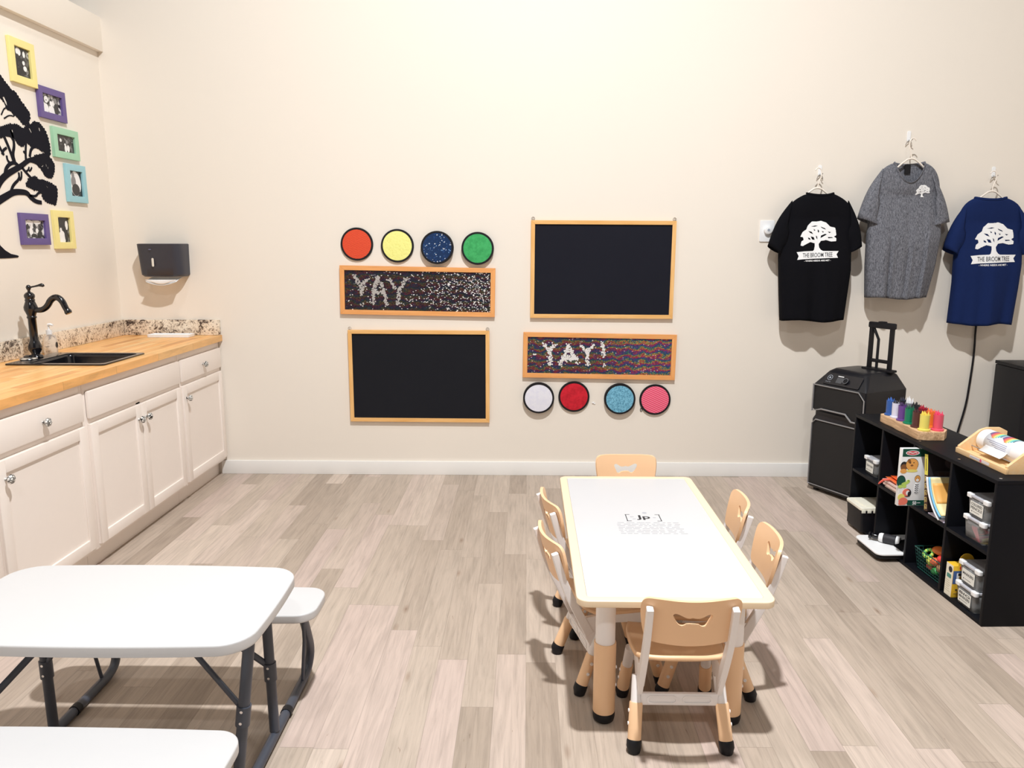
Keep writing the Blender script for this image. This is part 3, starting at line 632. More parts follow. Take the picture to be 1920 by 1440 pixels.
def hook(label, x, z):
    t = thing('wall_hook', label, 'hook', (x, D, z), 0, 'white adhesive wall hooks holding shirts')
    B().prism([rrect(.022, .062, .009, 5)], .0005, .006, Matrix.Rotation(pi/2, 4, 'X'), bev=.0015).make('base_plate', M_WHITE, t)
    B().tube(smooth([(-.018, -.008, -.052), (-.014, -.014, -.036), (0, -.016, -.022), (.014, -.014, -.036), (.018, -.008, -.050)], 2, False), .0026, 8).tube(smooth([(0, -.007, -.020), (0, -.022, -.028), (0, -.040, -.030), (0, -.052, -.022)], 2, False), .0028, 8).make('metal_hook', M_CHROME, t)
def hanger(label, x, z, yy, half=.20, tilt=0., flip=1):
    t = thing('coat_hanger', label, 'hanger', (x, yy, z), 0, 'white plastic coat hangers'); t.rotation_euler = (0, tilt, 0)
    B().tube(smooth([(0, 0, 0), (.004*flip, 0, .03), (.016*flip, 0, .06), (.020*flip, 0, .088), (.010*flip, 0, .112), (-.008*flip, 0, .115), (-.020*flip, 0, .100)], 2, False), .0034, 8).make('hook', M_HANG, t, 50)
    B().tube(smooth([(-half, 0, -.118), (-half*.94, 0, -.092), (-.03, 0, -.008), (0, 0, .0), (.03, 0, -.008), (half*.94, 0, -.092), (half, 0, -.118)], 1, False), .0055, 8).tube(smooth([(-half, 0, -.116), (-half+.006, 0, -.142), (-half+.03, 0, -.150), (half-.03, 0, -.150), (half-.006, 0, -.142), (half, 0, -.116)], 1, False), .0045, 8).make('shoulder_bar', M_HANG, t, 50)

def interp(T, z):
    for (z0, v0), (z1, v1) in zip(T, T[1:]):
        if z1 <= z <= z0: 
            k = (z0-z)/(z0-z1); return v0+(v1-v0)*k
    return T[0][1] if z > T[0][0] else T[-1][1]
def shirt(label, name, m, yy, left, right, neckw, sleeveL, sleeveR, front, amp, seed, tagcol=None, foldx=(), zneck=0., zsh=0.):
    """left/right: silhouette (z, x) lists from shoulder to hem; yy: hanging plane"""
    zt = left[0][0]; zh = left[-1][0]; cx0 = (left[0][1]+right[0][1])/2
    t = thing('t_shirt', label, 't-shirt', (cx0, yy, zh), 0, 't-shirts on hangers'); rnd = random.Random(seed); ph = [rnd.uniform(0, 6.28) for _ in range(4)]
    def dims(z): return (interp(left, z)+interp(right, z))/2, (interp(right, z)-interp(left, z))/2
    def depth(z): k = (zt-z)/(zt-zh); return .018+.034*min(1, k*2.2)+.020*k
    def ysurf(x, z, sgn):
        cx, hw_ = dims(z); u = max(-1, min(1, (x-cx)/hw_)); k = max(0, min(1, (zt-z)/(zt-zh))); e = sqrt(max(0, 1-u*u))
        rp = amp*(.10+.9*k**1.4)*(sin(u*5.2+ph[0]+k*.8)+.6*sin(u*9.1+ph[1]-k*1.2)+.35*sin(u*15+ph[2])) 
        for fx in foldx: rp -= amp*.9*min(1, k*1.6)*(math.exp(-((u-fx-.04)/.045)**2)-math.exp(-((u-fx+.03)/.03)**2))
        return sgn*depth(z)*e**.6 + rp*(1-u**4)
    N, K = 72, 34
    def fn(u, v):
        a = u*2*pi; z = zt+(zh-zt)*v; cx, hw_ = dims(z); c = cos(a); sg = -1 if sin(a) > 0 else 1
        x = cx+hw_*c*(1 if 1 else 1); k = (zt-z)/(zt-zh)
        y = ysurf(x, z, sg)
        dz = .006*sin(c*4+ph[3])*k**6
        return Vector((x-cx0, y, z-zh+dz))
    b = B(); b.grid(fn, N, K, True)
    # shoulders: from the top ring up to the neck ring
    zn = zneck; ncx = cx0+(neckw[0]+neckw[1])/2; nh = (neckw[1]-neckw[0])/2; low_f = .118 if front else .012; low_b = .012
    def nk(a):
        c, s_ = cos(a), sin(a); low = low_f if s_ > 0 else low_b
        return Vector((ncx-cx0+nh*c, (-1 if s_ > 0 else 1)*.030*abs(s_)**.8, zn-zh-low*abs(s_)**1.6))
    def sh(u, v):
        a = u*2*pi; q = nk(a); p = fn(u, 0); c = abs(cos(a)); mid = (p+q)/2
        edge_ = Vector((p.x*.97, p.y, zsh-zh)); k_ = c**3; m_ = mid.lerp(edge_, k_); m_.y += (-1 if sin(a) > 0 else 1)*.006*abs(sin(a))
        return p*(1-v)**2+m_*2*v*(1-v)+q*v*v
    b.grid(sh, N, 12, True); bmesh.ops.remove_doubles(b.bm, verts=b.bm.verts[:], dist=1e-5)
    bmesh.ops.recalc_face_normals(b.bm, faces=b.bm.faces[:]); tree = BVHTree.FromBMesh(b.bm)
    b.make('body', m, t, 60, solid=.003)
    # neck band
    pts = [nk(2*pi*k/40)+Vector((0, 0, .002)) for k in range(40)]
    B().tube(pts, .009, 8, closed=True, flat=.45, ref=(0, 0, 1)).make('neck_band', m, t, 60)
    # sleeves
    for S, side in ((sleeveL, -1), (sleeveR, 1)):
        (sx, sz), (ox, oz), (ix, iz) = S       # shoulder point, outer cuff, inner cuff (armpit end)
        edge = left if side < 0 else right
        def sl(u, v):
            a = u*2*pi; c = cos(a)  # c=1 outer, -1 inner
            top = Vector((sx-side*.03, 0, sz+.012)); arm = Vector((interp(edge, iz-.01)-side*.03, 0, iz+.02))
            O = Vector((ox, 0, oz)); I_ = Vector((ix, 0, iz))
            e0 = top.lerp(arm, (1-c)/2); 
            if c > 0: e0.x += side*.012*sin(pi*(1-c)/2)
            e1 = O.lerp(I_, (1-c)/2); p = e0.lerp(e1, v); bulge = sin(pi*v)*.016*max(c, 0); p.x += side*bulge; p.z += bulge*.6
            p.y = -(sin(a))*(.030+.020*v)+.004*sin(v*5+a*2)
            return Vector((p.x-cx0, p.y, p.z-zh))
        B().grid(sl, 32, 10, True).make('sleeve', m, t, 60, solid=.003)
    if tagcol:
        B().box((ncx-cx0-.017, .018, zn-zh-.058), (ncx-cx0+.017, .022, zn-zh-.006)).make('neck_label', M_BLACK, t)
    def front_y(x, z):
        h = tree.ray_cast(Vector((x, -1, z)), Vector((0, 1, 0)))[0]
        return h.y if h else ysurf(x+cx0, z+zh, -1)
    return t, front_y, cx0, zh
def warp_print(b, f, off, step=.018):
    b.slice('x', step); b.slice('y', step)
    return b.map(lambda v: (v.x, f(v.x, v.y)-off-v.z, v.y))

LOGO_CROWN = [(578, 362), (586, 320), (612, 300), (604, 268), (574, 262), (600, 212), (642, 182), (656, 140), (700, 96), (758, 96), (806, 88), (862, 108), (906, 152), (962, 164), (972, 200), (976, 246), (948, 262), (978, 282), (976, 312), (922, 316), (862, 300), (806, 308), (786, 335), (738, 335), (690, 322), (640, 345), (604, 366)]
LOGO_SLITS = [[(690, 150), (740, 138), (770, 142), (735, 152)], [(660, 200), (700, 208), (720, 236), (684, 222)], [(800, 150), (850, 170), (860, 186), (812, 166)], [(806, 250), (850, 232), (872, 238), (820, 268), (800, 280)], [(690, 260), (726, 268), (738, 300), (708, 296)], [(660, 270), (684, 282), (690, 300), (664, 292)], [(748, 250), (764, 262), (768, 296), (756, 280)], [(880, 268), (930, 268), (945, 276), (890, 282)], [(770, 180), (786, 200), (780, 222), (768, 204)], [(880, 206), (920, 212), (900, 224)], [(722, 176), (744, 190), (730, 200)], [(812, 200), (838, 208), (826, 220)]]
def logo(b, cx, cy, s, full=True):
    """tree emblem; drawn in the photograph's own proportions, s metres per drawing unit"""
    T = lambda P: [((x-778)*s+cx, -(y-320)*s+cy) for x, y in P]
    b.prism([dedupe(scallop(ccw(T(LOGO_CROWN)), 3*s, 16*s))]+[ccw(T(h))[::-1] for h in LOGO_SLITS], 0, .0008)
    b.prism([ccw(T([(738, 325), (740, 370), (732, 412), (720, 424), (830, 424), (806, 410), (788, 385), (782, 350), (790, 325)]))], 0, .0008)
    if full: b.prism([ccw(T([(533, 437), (620, 428), (760, 422), (900, 424), (1008, 424), (984, 462), (1002, 500), (900, 503), (740, 510), (600, 517), (540, 524), (556, 482)]))], 0, .0008)
    return b
def logo_text(f, off, cx, cy, s, t, r, two):
    b = B(); add_text(b, 'THE BROOM TREE', 335*s, 50*s, Matrix.Translation((cx-8*s, cy-148*s, .0)) @ Matrix.Rotation(r, 4, 'Z'), 0.004)
    warp_print(b, f, off+.0009).make('lettering', M_DARK, t)
    b = B(); add_text(b, '- WHERE NEEDS ARE MET -', 300*s, 19*s, Matrix.Translation((cx-8*s, cy-212*s, .0)) @ Matrix.Rotation(r, 4, 'Z'), 0.02)
    warp_print(b, f, off).make('slogan', M_PRINTW, t)
YS = D-.085
def P_(x, y, yy=YS): q = on('y', yy, x, y); return (q.z, q.x)
def Q_(x, y, yy=YS): q = on('y', yy, x, y); return (q.x, q.z)
def sil(P): return sorted([P_(*p) for p in P], key=lambda a: -a[0])
def eq(Lf, Rt):
    z0 = min(Lf[0][0], Rt[0][0]); z1 = (Lf[-1][0]+Rt[-1][0])/2
    Lf = [(z0, Lf[0][1])]+Lf[1:-1]+[(z1, Lf[-1][1])]; Rt = [(z0, Rt[0][1])]+Rt[1:-1]+[(z1, Rt[-1][1])]; return Lf, Rt
# black shirt
Lf, Rt = eq(sil([(1470, 410), (1464, 430), (1460, 480), (1461, 530), (1463, 602)]), sil([(1600, 410), (1597, 430), (1594, 480), (1593, 507), (1579, 599)]))
c0 = (Lf[0][1]+Rt[0][1])/2; nz = (P_(1512, 365)[1]-c0, P_(1563, 363)[1]-c0)
t, f, cx0, zh = shirt('black t-shirt with white tree print, hung beside the wall plate', 'black', M_SBLACK, YS, Lf, Rt, nz, (Q_(1476, 380), Q_(1440, 461), Q_(1463, 476)), (Q_(1600, 380), Q_(1614, 461), Q_(1590, 474)), False, .014, 3, zneck=P_(1540, 364)[0], zsh=P_(1540, 379)[0])
q = Q_(1530, 462); s = .0000556*10*.98
s = (Q_(1567.5, 470)[0]-Q_(1489.5, 470)[0])/475; q = (Q_(1529.7, 453.3)[0]-cx0, Q_(1529.7, 453.3)[1]-zh)
pr = warp_print(logo(B(), q[0], q[1], s), f, .0035).make('tree_print', M_PRINTW, t); logo_text(f, .0035, q[0], q[1], s, pr, .03, True)
# grey shirt
Lf, Rt = eq(sil([(1637, 366), (1632, 390), (1626, 440), (1623, 500), (1623, 557)]), sil([(1761, 366), (1762, 390), (1762, 440), (1750, 500), (1733, 560)]))
c0 = (Lf[0][1]+Rt[0][1])/2; nz = (P_(1677, 307)[1]-c0, P_(1734, 307)[1]-c0)
t, f, cx0, zh = shirt('heather grey t-shirt with small white tree, hung highest', 'grey', M_HEATHER, YS, Lf, Rt, nz, (Q_(1646, 320), Q_(1608, 409), Q_(1645, 423)), (Q_(1752, 320), Q_(1778, 416), Q_(1740, 424)), True, .013, 8, True, foldx=(-.38, .14, .52), zneck=P_(1705, 306)[0], zsh=P_(1705, 314)[0])
s = (Q_(1739, 365)[0]-Q_(1712.5, 365)[0])/400; q = (Q_(1726, 363)[0]-cx0, Q_(1726, 363)[1]-zh)
warp_print(logo(B(), q[0], q[1], s, False), f, .0035, .01).make('tree_print', M_PRINTW, t)
# blue shirt
Lf, Rt = eq(sil([(1796, 416), (1792, 440), (1789, 490), (1787, 530), (1778, 607)]), sil([(1918, 416), (1916, 440), (1912, 497), (1905, 540), (1892, 608)]))
c0 = (Lf[0][1]+Rt[0][1])/2; nz = (P_(1828, 372)[1]-c0, P_(1887, 372)[1]-c0)
t, f, cx0, zh = shirt('navy blue t-shirt with white tree print above the cord', 'blue', M_SBLUE, YS, Lf, Rt, nz, (Q_(1803, 386), Q_(1770, 466), Q_(1792, 478)), (Q_(1916, 386), Q_(1944, 464), Q_(1914, 478)), False, .013, 5, True, zneck=P_(1857, 372)[0], zsh=P_(1857, 382)[0])
s = (Q_(1899, 475)[0]-Q_(1815, 475)[0])/475; q = (Q_(1857.5, 459)[0]-cx0, Q_(1857.5, 459)[1]-zh)
pr = warp_print(logo(B(), q[0], q[1], s), f, .0035).make('tree_print', M_PRINTW, t); logo_text(f, .0035, q[0], q[1], s, pr, .02, True)
for nm, hx, hy, gx, gy, fl in (('black', 1538, 321, 1533, 352, 1), ('grey', 1705, 257, 1709, 297, -1), ('navy blue', 1864, 324, 1860, 358, 1)):
    q = on('y', D-.01, hx, hy); hook('white adhesive hook above the %s shirt' % nm, q.x, q.z+.005)
    g = on('y', YS, gx, gy); hanger('white plastic hanger carrying the %s shirt' % nm, g.x, g.z, YS, .130, 0, fl)

# ------------------------------------------------------------------ power cord
pts = [(2.80, D-.010, 1.25)]+[(on('y', D-.012, *p).x, D-.012, on('y', D-.012, *p).z) for p in ((1829, 612), (1827, 660), (1817, 725), (1811, 760), (1796, 808))]+[(2.72, D-.012, .2), (2.71, D-.012, .10)]
tag(B().tube(smooth(pts, 2, False), .006, 8).make('power_cord', M_BLACK), 'black power cord hanging down the wall below the navy shirt', 'cord')
t = thing('storage_case', 'tall black case standing at the back wall, cut by right edge', 'case', (3.15, 4.60, 0))
B().box((-.25, -.15, .02), (.25, .15, .75), .006).make('body', M_BLACK, t); B().box((-.252, -.152, .752), (.252, .152, .772), .003).make('lid', M_BLACK, t)
for sx in (-1, 1):
    for sy in (-1, 1): B().cyl((sx*.2, sy*.1, 0), (sx*.2, sy*.1, .02), .02).make('foot', M_BLACK, t)
#PART2
# ------------------------------------------------------------------ picnic table with two benches
PX0, PX1, PYC = -1.53, -.667, 1.92
PG = 'folding picnic set'
def plastic_top(b, x0, x1, y0, y1, z, th, r, bow=.02):
    w_, h = x1-x0, y1-y0; P = rrect(w_, h, r, 8, 0, 0)
    # gently bowed long and short sides
    Q = []
    for i, p in enumerate(P):
        q = P[(i+1) % len(P)]; Q.append(p); L = math.dist(p, q)
        if L > .05:
            for k in range(1, 10): Q.append((p[0]+(q[0]-p[0])*k/10, p[1]+(q[1]-p[1])*k/10))
    Q = [(x+math.copysign(bow*.6*(1-(2*y/h)**2), x), y+math.copysign(bow*(1-(2*x/w_)**2), y)) for x, y in Q]
    b.prism([ccw(Q)], z-th, z, Matrix.Translation(((x0+x1)/2, (y0+y1)/2, 0)), bev=.005)
    return b
t = thing('picnic_table', 'white folding kids picnic table with attached benches, grey steel legs', 'picnic table', ((PX0+PX1)/2, PYC, 0))
ox, oy = (PX0+PX1)/2, PYC
ZT, ZB = .52, .335
plastic_top(B(), PX0+.012-ox, PX1-.012-ox, 1.695-oy, 2.145-oy, ZT, .030, .075, .016).make('tabletop', M_WPL, t, 40)
for s_ in (1, -1):
    yc = .387*s_
    bb = plastic_top(B(), PX0+.002-ox, PX1-.002-ox, yc-.100, yc+.100, ZB, .028, .055, .008).make('bench_seat', M_WPL, t, 40)
for sx in (-1, 1):
    xe = (-.757-ox) if sx > 0 else (-1.432-ox)
    base = [(xe+.03*sx, .375, ZB-.03), (xe+.018*sx, .46, .19), (xe+.008*sx, .525, .10), (xe+.002*sx, .525, .045), (xe, .48, .016), (xe, .38, .016), (xe, 0, .016)]
    base = base+[(p[0], -p[1], p[2]) for p in base[-2::-1]]
    B().tube(smooth(base, 2, False), .0150, 12).make('base_rail', M_GREY_TUBE, t, 60)
    for sy in (1, -1):
        top = Vector(((xe-.010) if sy > 0 else (xe+.060), (.165 if sy > 0 else -.150), ZT-.032)); bot = Vector((xe, .155*sy, .03))
        lg = B().cyl(top, bot, .0148, seg=14).make('leg', M_GREY_TUBE, t, 50)
        q0 = .52 if sy > 0 else .38; m = top.lerp(bot, q0); n = top.lerp(bot, q0+.12)
        B().cyl(m, n, .0185, seg=16).make('collar', M_GREY_TUBE, lg, 50)
        bb_ = B()
        for k in (q0+.02, q0+.09): 
            c = top.lerp(bot, k); bb_.cyl(c+Vector((0, -.0195, 0)), c+Vector((0, .0195, 0)), .004, seg=8)
        bb_.make('bolt', M_CHROME, lg)
        B().tube([(xe-.19*sx, .045*sy, ZT-.045), top.lerp(bot, q0+.03)], .0095, 10, flat=.6).make('brace', M_GREY_TUBE, t, 50)
        # strut from the bench support down to the rail
        B().tube([(xe+.026*sx, .40*sy, ZB-.035), (xe+.022*sx, .415*sy, .18), (xe+.005*sx, .43*sy, .03)], .006, 8).make('bench_strut', M_GREY_TUBE, t, 50)
    b = B(); b.box((xe-.215*sx-.03, -.06, ZT-.075), (xe-.215*sx+.03, .06, ZT-.030), .006); b.cyl((xe-.20*sx, -.07, ZT-.05), (xe-.20*sx, .07, ZT-.05), .012, seg=12); b.make('hinge_bracket', M_BLACK, t)
    for sy in (-.27, .27):
        B().cyl((xe, sy-.012, .016), (xe, sy+.012, .016), .0175, seg=14).make('foot_cap', M_BLACK, t)

# ------------------------------------------------------------------ children's table
KX0, KX1, KY0, KY1, KZ = .148, .727, 2.078, 3.302, .455
kx, ky = (KX0+KX1)/2, (KY0+KY1)/2
t = thing('activity_table', 'low rectangular childrens table, white top with pale tan rim', 'table', (kx, ky, 0))
W_, H_ = KX1-KX0, KY1-KY0
B().prism([ccw(rrect(W_, H_, .035, 8)), ccw(rrect(W_-.062, H_-.062, .010, 5))[::-1]], KZ-.021, KZ, bev=.003).make('rim', mat((238, 216, 184), .32, var=.01, name='table_rim_tan'), t, 40)
tp = B().prism([ccw(rrect(W_-.0625, H_-.0625, .010, 5))], KZ-.016, KZ-.0012).make('top_panel', mat((187, 186, 187), .4, var=.004, name='white_laminate'), t)
# printed notice in the middle of the top
zc = KZ-.0010; b = B()
pc = on('z', KZ, 1206, 970); lx, ly = pc.x-kx, pc.y-ky
b.mi = 0; add_text(b, 'Jp', .052, .050, face_up(lx, ly, zc), .02, .0003)
for s_ in (-1, 1): b.prism([[(s_*.062, -.038), (s_*.065, -.038), (s_*.065, .034), (s_*.062, .034)]], 0, .0003, face_up(lx, ly, zc))
for s_ in (-1, 1):
    for v in (-.038, .031): b.prism([[(-.066, v), (-.066, v+.003), (-.048, v+.003), (-.048, v)]] if s_ < 0 else [[(.048, v), (.048, v+.003), (.066, v+.003), (.066, v)]], 0, .0003, face_up(lx, ly, zc))
b.mi = 1; b.prism([circ(.009, 12, .012, .052)], 0, .0003, face_up(lx, ly, zc)); b.prism([rrect(.014, .006, .002, 3, -.042, .008)], 0, .0003, face_up(lx, ly, zc)); b.prism([rrect(.012, .006, .002, 3, .042, .0)], 0, .0003, face_up(lx, ly, zc)); b.prism([rrect(.012, .006, .002, 3, -.036, -.014)], 0, .0003, face_up(lx, ly, zc))
b.mi = 2; rl = random.Random(5)
for k in range(8):
    yy = ly-.056-k*.0155; x = lx-.105+rl.uniform(-.004, .004)
    while x < lx+.125:
        w1 = rl.uniform(.008, .03); b.prism([[(x, yy), (x+w1, yy), (x+w1, yy+.003), (x, yy+.003)]], 0, .0002, face_up(0, 0, zc)); x += w1+rl.uniform(.003, .012)
b.make('printed_notice', [M_DARK, M_GREYP, mat((150, 150, 155), .6, name='faint_print')], tp)
for px, py in ((.245, 2.195), (.638, 2.195), (.245, 3.185), (.638, 3.185)):
    x, y = px-kx, py-ky
    lg = B().cyl((x, y, .25), (x, y, KZ-.030), .0305, seg=28).make('leg', M_WFR, t, 40)
    B().lathe([(.030, .028), (.0335, .030), (.0345, .034), (.0345, .262), (.0335, .266), (.0305, .266)], c=(x, y, 0), seg=28).make('leg_sleeve', M_TAN, lg, 40, label='tan lower sleeve')
    B().lathe([(.026, .0), (.0325, .006), (.0350, .018), (.0350, .033), (.030, .035)], c=(x, y, 0), seg=28).make('foot', M_BLACK, lg, 40, label='black rubber foot')
    B().cyl((x+.033, y, .12), (x+.0375, y, .12), .005, seg=10).cyl((x+.033, y, .18), (x+.0375, y, .18), .005, seg=10).make('leg_button', M_WFR, lg)
b = B(); ax, ay = .245-kx, 2.195-ky
for s_ in (-1, 1):
    b.box((ax-.02, s_*(-ay)-.012, KZ-.045), (-ax+.02, s_*(-ay)+.012, KZ-.0215), .003); b.box((s_*ax-.012, ay, KZ-.045), (s_*ax+.012, -ay, KZ-.0215), .003)
    for q in (-1, 1): b.box((s_*ax-.042, q*ay-.042, KZ-.040), (s_*ax+.042, q*ay+.042, KZ-.0218), .008)
b.make('apron', M_WFR, t, 40)

# ------------------------------------------------------------------ children's chairs
def bowtie(cx, cy, s=1.):
    Z = [(75, 262), (84, 243), (110, 240), (150, 262), (190, 280), (215, 279), (230, 272), (245, 279), (290, 283), (350, 246), (375, 246), (387, 264), (365, 312), (342, 362), (322, 368), (300, 362), (285, 346), (190, 340), (170, 358), (150, 362), (130, 356), (98, 318)]
    return smooth([((x-230)*.000340*s+cx, -(y-305)*.000340*s+cy) for x, y in Z], 1)
def make_chair(label, loc, rz):
    t = thing('kids_chair', label, 'chair', loc, rz, 'tan and white childrens chairs')
    # seat shell
    def seat(u, v):
        a, c = 2*u-1, 2*v-1; k = .82
        x = a*sqrt(max(0, 1-.5*c*c*.42)); y = c*sqrt(max(0, 1-.5*a*a*.42))
        X = .140*x*(1+.03*c); Y = .134*y-.014
        z = .268+.012*(abs(x)**3)+.030*max(0, -y-.55)**1.5*3-.010*max(0, y-.7)*3-.010*(1-x*x)*(1-y*y)
        return Vector((X, Y, z))
    s0 = B(); s0.grid(seat, 22, 22); s0.make('seat', M_TAN, t, 50, solid=.013)
    # backrest, bent around the back of the sitter, with a bow-tie opening
    out = [(-.118, .004), (-.098, -.004), (0, -.010), (.098, -.004), (.118, .004), (.128, .03), (.136, .075), (.138, .118), (.130, .136), (.112, .143), (0, .138), (-.112, .143), (-.130, .136), (-.138, .118), (-.136, .075), (-.128, .03)]
    b = B(); b.prism([dedupe(ccw(smooth(out, 2))), dedupe(ccw(bowtie(0, .078, 1.02)))[::-1]], -.0055, .0055); b.slice('x', .012).slice('y', .03)
    def bend(v):
        x, h, th = v; k = h/.14; yb = -.190-.040*k-.030*(1-(x/.138)**2)+.006*k*k
        nx = -2*x/.138**2*-.030; n = Vector((-nx, 1, 0)).normalized()
        return (x+n.x*th, yb+n.y*th, .382+h)
    b.map(bend); b.make('backrest', M_TAN, t, 50)
    for s_ in (-1, 1):
        X = s_*.117
        # side frame: upright, gusset under the seat, and the two spreading legs
        up = smooth([(-.214, .505), (-.206, .43), (-.186, .35), (-.150, .275), (-.105, .215)], 2, False); 
        b = B(); I = Matrix.Translation((X, 0, 0)) @ Matrix.Rotation(pi/2, 4, 'Z') @ Matrix.Rotation(pi/2, 4, 'X')
        so = stroke([(-.246, .496), (-.229, .44), (-.206, .37), (-.166, .285), (-.124, .205)], .0105, .016)
        b.prism([ccw(so)], -.0095, .0095, I, bev=.003)
        b.prism([ccw([(-.168, .262), (-.095, .268), (-.020, .272), (.060, .266), (.066, .250), (.100, .165), (.078, .160), (.030, .232), (-.035, .236), (-.092, .150), (-.120, .158), (-.160, .238)])], -.0075, .0075, I, bev=.002)
        fr = b.make('side_frame', M_WFR, t, 40)
        b = B()
        for h in (.478, .425): b.lathe([(.0062, 0), (.0062, .002), (.0035, .0032), (.0034, .0018), (.0002, .0018)], mtx=Matrix.Rotation(pi/2, 4, 'X'), c=(X, -.2525+(.496-h)*.30, h), seg=12)
        for c_ in ((-.098, .178), (.082, .178)): b.lathe([(.006, 0), (.006, .003), (.0002, .0035)], mtx=Matrix.Rotation(s_*pi/2, 4, 'Y'), c=(X+s_*.0075, c_[0], c_[1]), seg=12)
        b.make('bolts', M_CHROME, fr)
        for e in (-1, 1):
            y1, y0 = (-.088, -.160) if e < 0 else (.070, .128)
            a, c = Vector((X+s_*.004, y1, .205)), Vector((X+s_*.019, y0, .018)); d = (c-a)
            lg = B().tube([a, a.lerp(c, .60)], .0165, 12).make('leg', M_WFR, t, 40)
            B().tube([a.lerp(c, .38), a.lerp(c, .40), a.lerp(c, .97)], [.0185, .0200, .0200], 18).make('leg_sleeve', M_TAN, lg, 40, label='tan lower sleeve')
            B().tube([a.lerp(c, .90), a.lerp(c, .92), a.lerp(c, .99), Vector((c.x, c.y-.001, .0015))], [.0205, .0222, .0226, .018], 18).make('foot', M_BLACK, lg, 40, label='black rubber foot')
            bb_ = B()
            for k in (.5, .68): q = a.lerp(c, k); bb_.lathe([(.0055, 0), (.0055, .003), (.003, .0036), (.0002, .002)], mtx=Matrix.Rotation(s_*pi/2, 4, 'Y'), c=(q.x+s_*.019, q.y, q.z), seg=10)
            bb_.make('leg_button', M_WFR, lg)
    b = B().box((-.114, -.124, .128), (.114, -.112, .166), .003); cb = b.make('crossbar', M_WFR, t)
    b = B()
    for s_ in (-1, 1):
        b.prism([rrect(.088, .026, .012, 6, s_*.052, .147), rrect(.080, .018, .0085, 6, s_*.052, .147)[::-1]], 0, .0025, face_back(0, 0, -.1242))
    b.make('oval_mouldings', M_WFR, cb)
    B().box((-.114, .088, .150), (.114, .098, .176), .003).make('front_bar', M_WFR, t)
    return t
ch = make_chair('tan and white childrens chair at the near end, back to the camera', (.455, 2.198, 0), 0)
for lb, x, y, rz in (('tan and white childrens chair at the far end by the baseboard', .455, 3.175, pi),
                     ('tan and white childrens chair, left long side, nearer the camera', .302, 2.500, -pi/2+.24),
                     ('tan and white childrens chair, left long side, nearer the back wall', .314, 2.865, -pi/2+.20),
                     ('tan and white childrens chair, right long side, nearer the camera', .586, 2.455, pi/2-.07),
                     ('tan and white childrens chair, right long side, nearer the back wall', .585, 2.825, pi/2-.10)):
    c = dup(ch, label=lb); c.location = (x, y, 0); c.rotation_euler = (0, 0, rz)

# ------------------------------------------------------------------ cube shelf
SH = Matrix.Translation((1.780, 2.818, 0)) @ Matrix.Rotation(radians(2.09), 4, 'Z')     # local: +y along the front to the far end, +x depth
def shl(x, y, z=0): v = SH @ Vector((x, y, z)); return (v.x, v.y, v.z)
t = thing('cube_shelf', 'low black cube shelf, four columns and two rows, right side', 'shelf', (1.780, 2.818, 0), radians(2.09))
SL, SD, TH = 1.176, .295, .0155
ys = [0, .2905, .581, .871, SL-TH]
B().box((0, 0, .5785), (SD, SL, .594), .0012).make('top_board', M_SHELF, t)
B().box((0, TH, 0.001), (SD, SL-TH, .0155), .0012).make('bottom_board', M_SHELF, t)
for y in (ys[0], ys[4]): B().box((0, y, .001), (SD, y+TH, .578), .0012).make('side_board', M_SHELF, t)
for y in ys[1:4]: B().box((.001, y, .016), (SD-.006, y+TH, .578), .0012).make('divider', M_SHELF, t)
for a, c in zip(ys, ys[1:]): B().box((.001, a+TH, .288), (SD-.006, c, .3030), .0012).make('middle_board', M_SHELF, t)
B().box((SD-.005, TH, .016), (SD-.001, SL-TH, .578)).make('back_board', M_SHELF, t)
for yy in (.03, .30, .60): tag(B().lathe([(.0055, 0), (.0055, .0006), (.001, .0008)], c=shl(.03, yy, .594)).make('screw_cover', M_CHROME), {.03: 'tiny silver screw cover on shelf top at its near end', .30: 'tiny silver screw cover on shelf top by the roll holder', .60: 'tiny silver screw cover on shelf top beside the wooden block'}[yy], 'screw cover')

# ---- storage bins
def bin_(label, x, y, z, w_=.125, h=.090, d=.20, lid=M_GREYP, text=None, contents=None):
    """front face looks towards -x; origin at the front centre of its base"""
    loc = shl(x, y, z); t = thing('storage_bin', label, 'storage bin', loc, radians(2.09), 'small clear lidded bins')
    b = B(); I = Matrix.Identity(4)
    def wall(u, v):
        P = rrect(1, 1, .07, 4); p = P[int(round(u*len(P))) % len(P)]; k = .93+.07*v
        return Vector((d/2+p[0]*d*k, p[1]*w_*k, .001+(h-.012)*v))
    n = len(rrect(1, 1, .07, 4)); b.grid(wall, n, 3, True)
    b.prism([ccw(rrect(d*.93, w_*.93, .008, 4, d/2, 0))], .001, .003)
    b.make('tub', M_CLEAR, t, 50, solid=.0018)
    ld = B().prism([ccw(rrect(d+.006, w_+.006, .012, 5, d/2, 0))], h-.011, h-.002, bev=.002).make('lid', M_LID, t)
    for s_ in (-1, 1): B().prism([rrect(.022, .034, .009, 5, .006, s_*(w_/2-.010))], h-.016, h+.0005, bev=.002).make('latch', M_WHITE, ld)
    if text:
        lbp = B().prism([rrect(w_*.66, h*.56, .002, 2)], 0, .0006, face_mx(0, h*.44, -.0012)).make('label', mat((214, 214, 208), .6, name='paper_label'), t)
        b = B(); L = text.split('|'); hh = h*.12
        for i, s_ in enumerate(L): add_text(b, s_, w_*.56, hh, face_mx(0, h*.44+(len(L)*.5-i-.3)*hh*1.45+.004, -.0019), .01, .0003)
        b.prism([circ(.0028, 8)], 0, .0003, face_mx(.0+w_*.22, h*.27, -.0019)); b.prism([[(-.02, 0), (.02, 0), (.02, .0012), (-.02, .0012)]], 0, .0003, face_mx(0, h*.27, -.0019)); b.make('lettering', M_DARK, lbp)
    return t
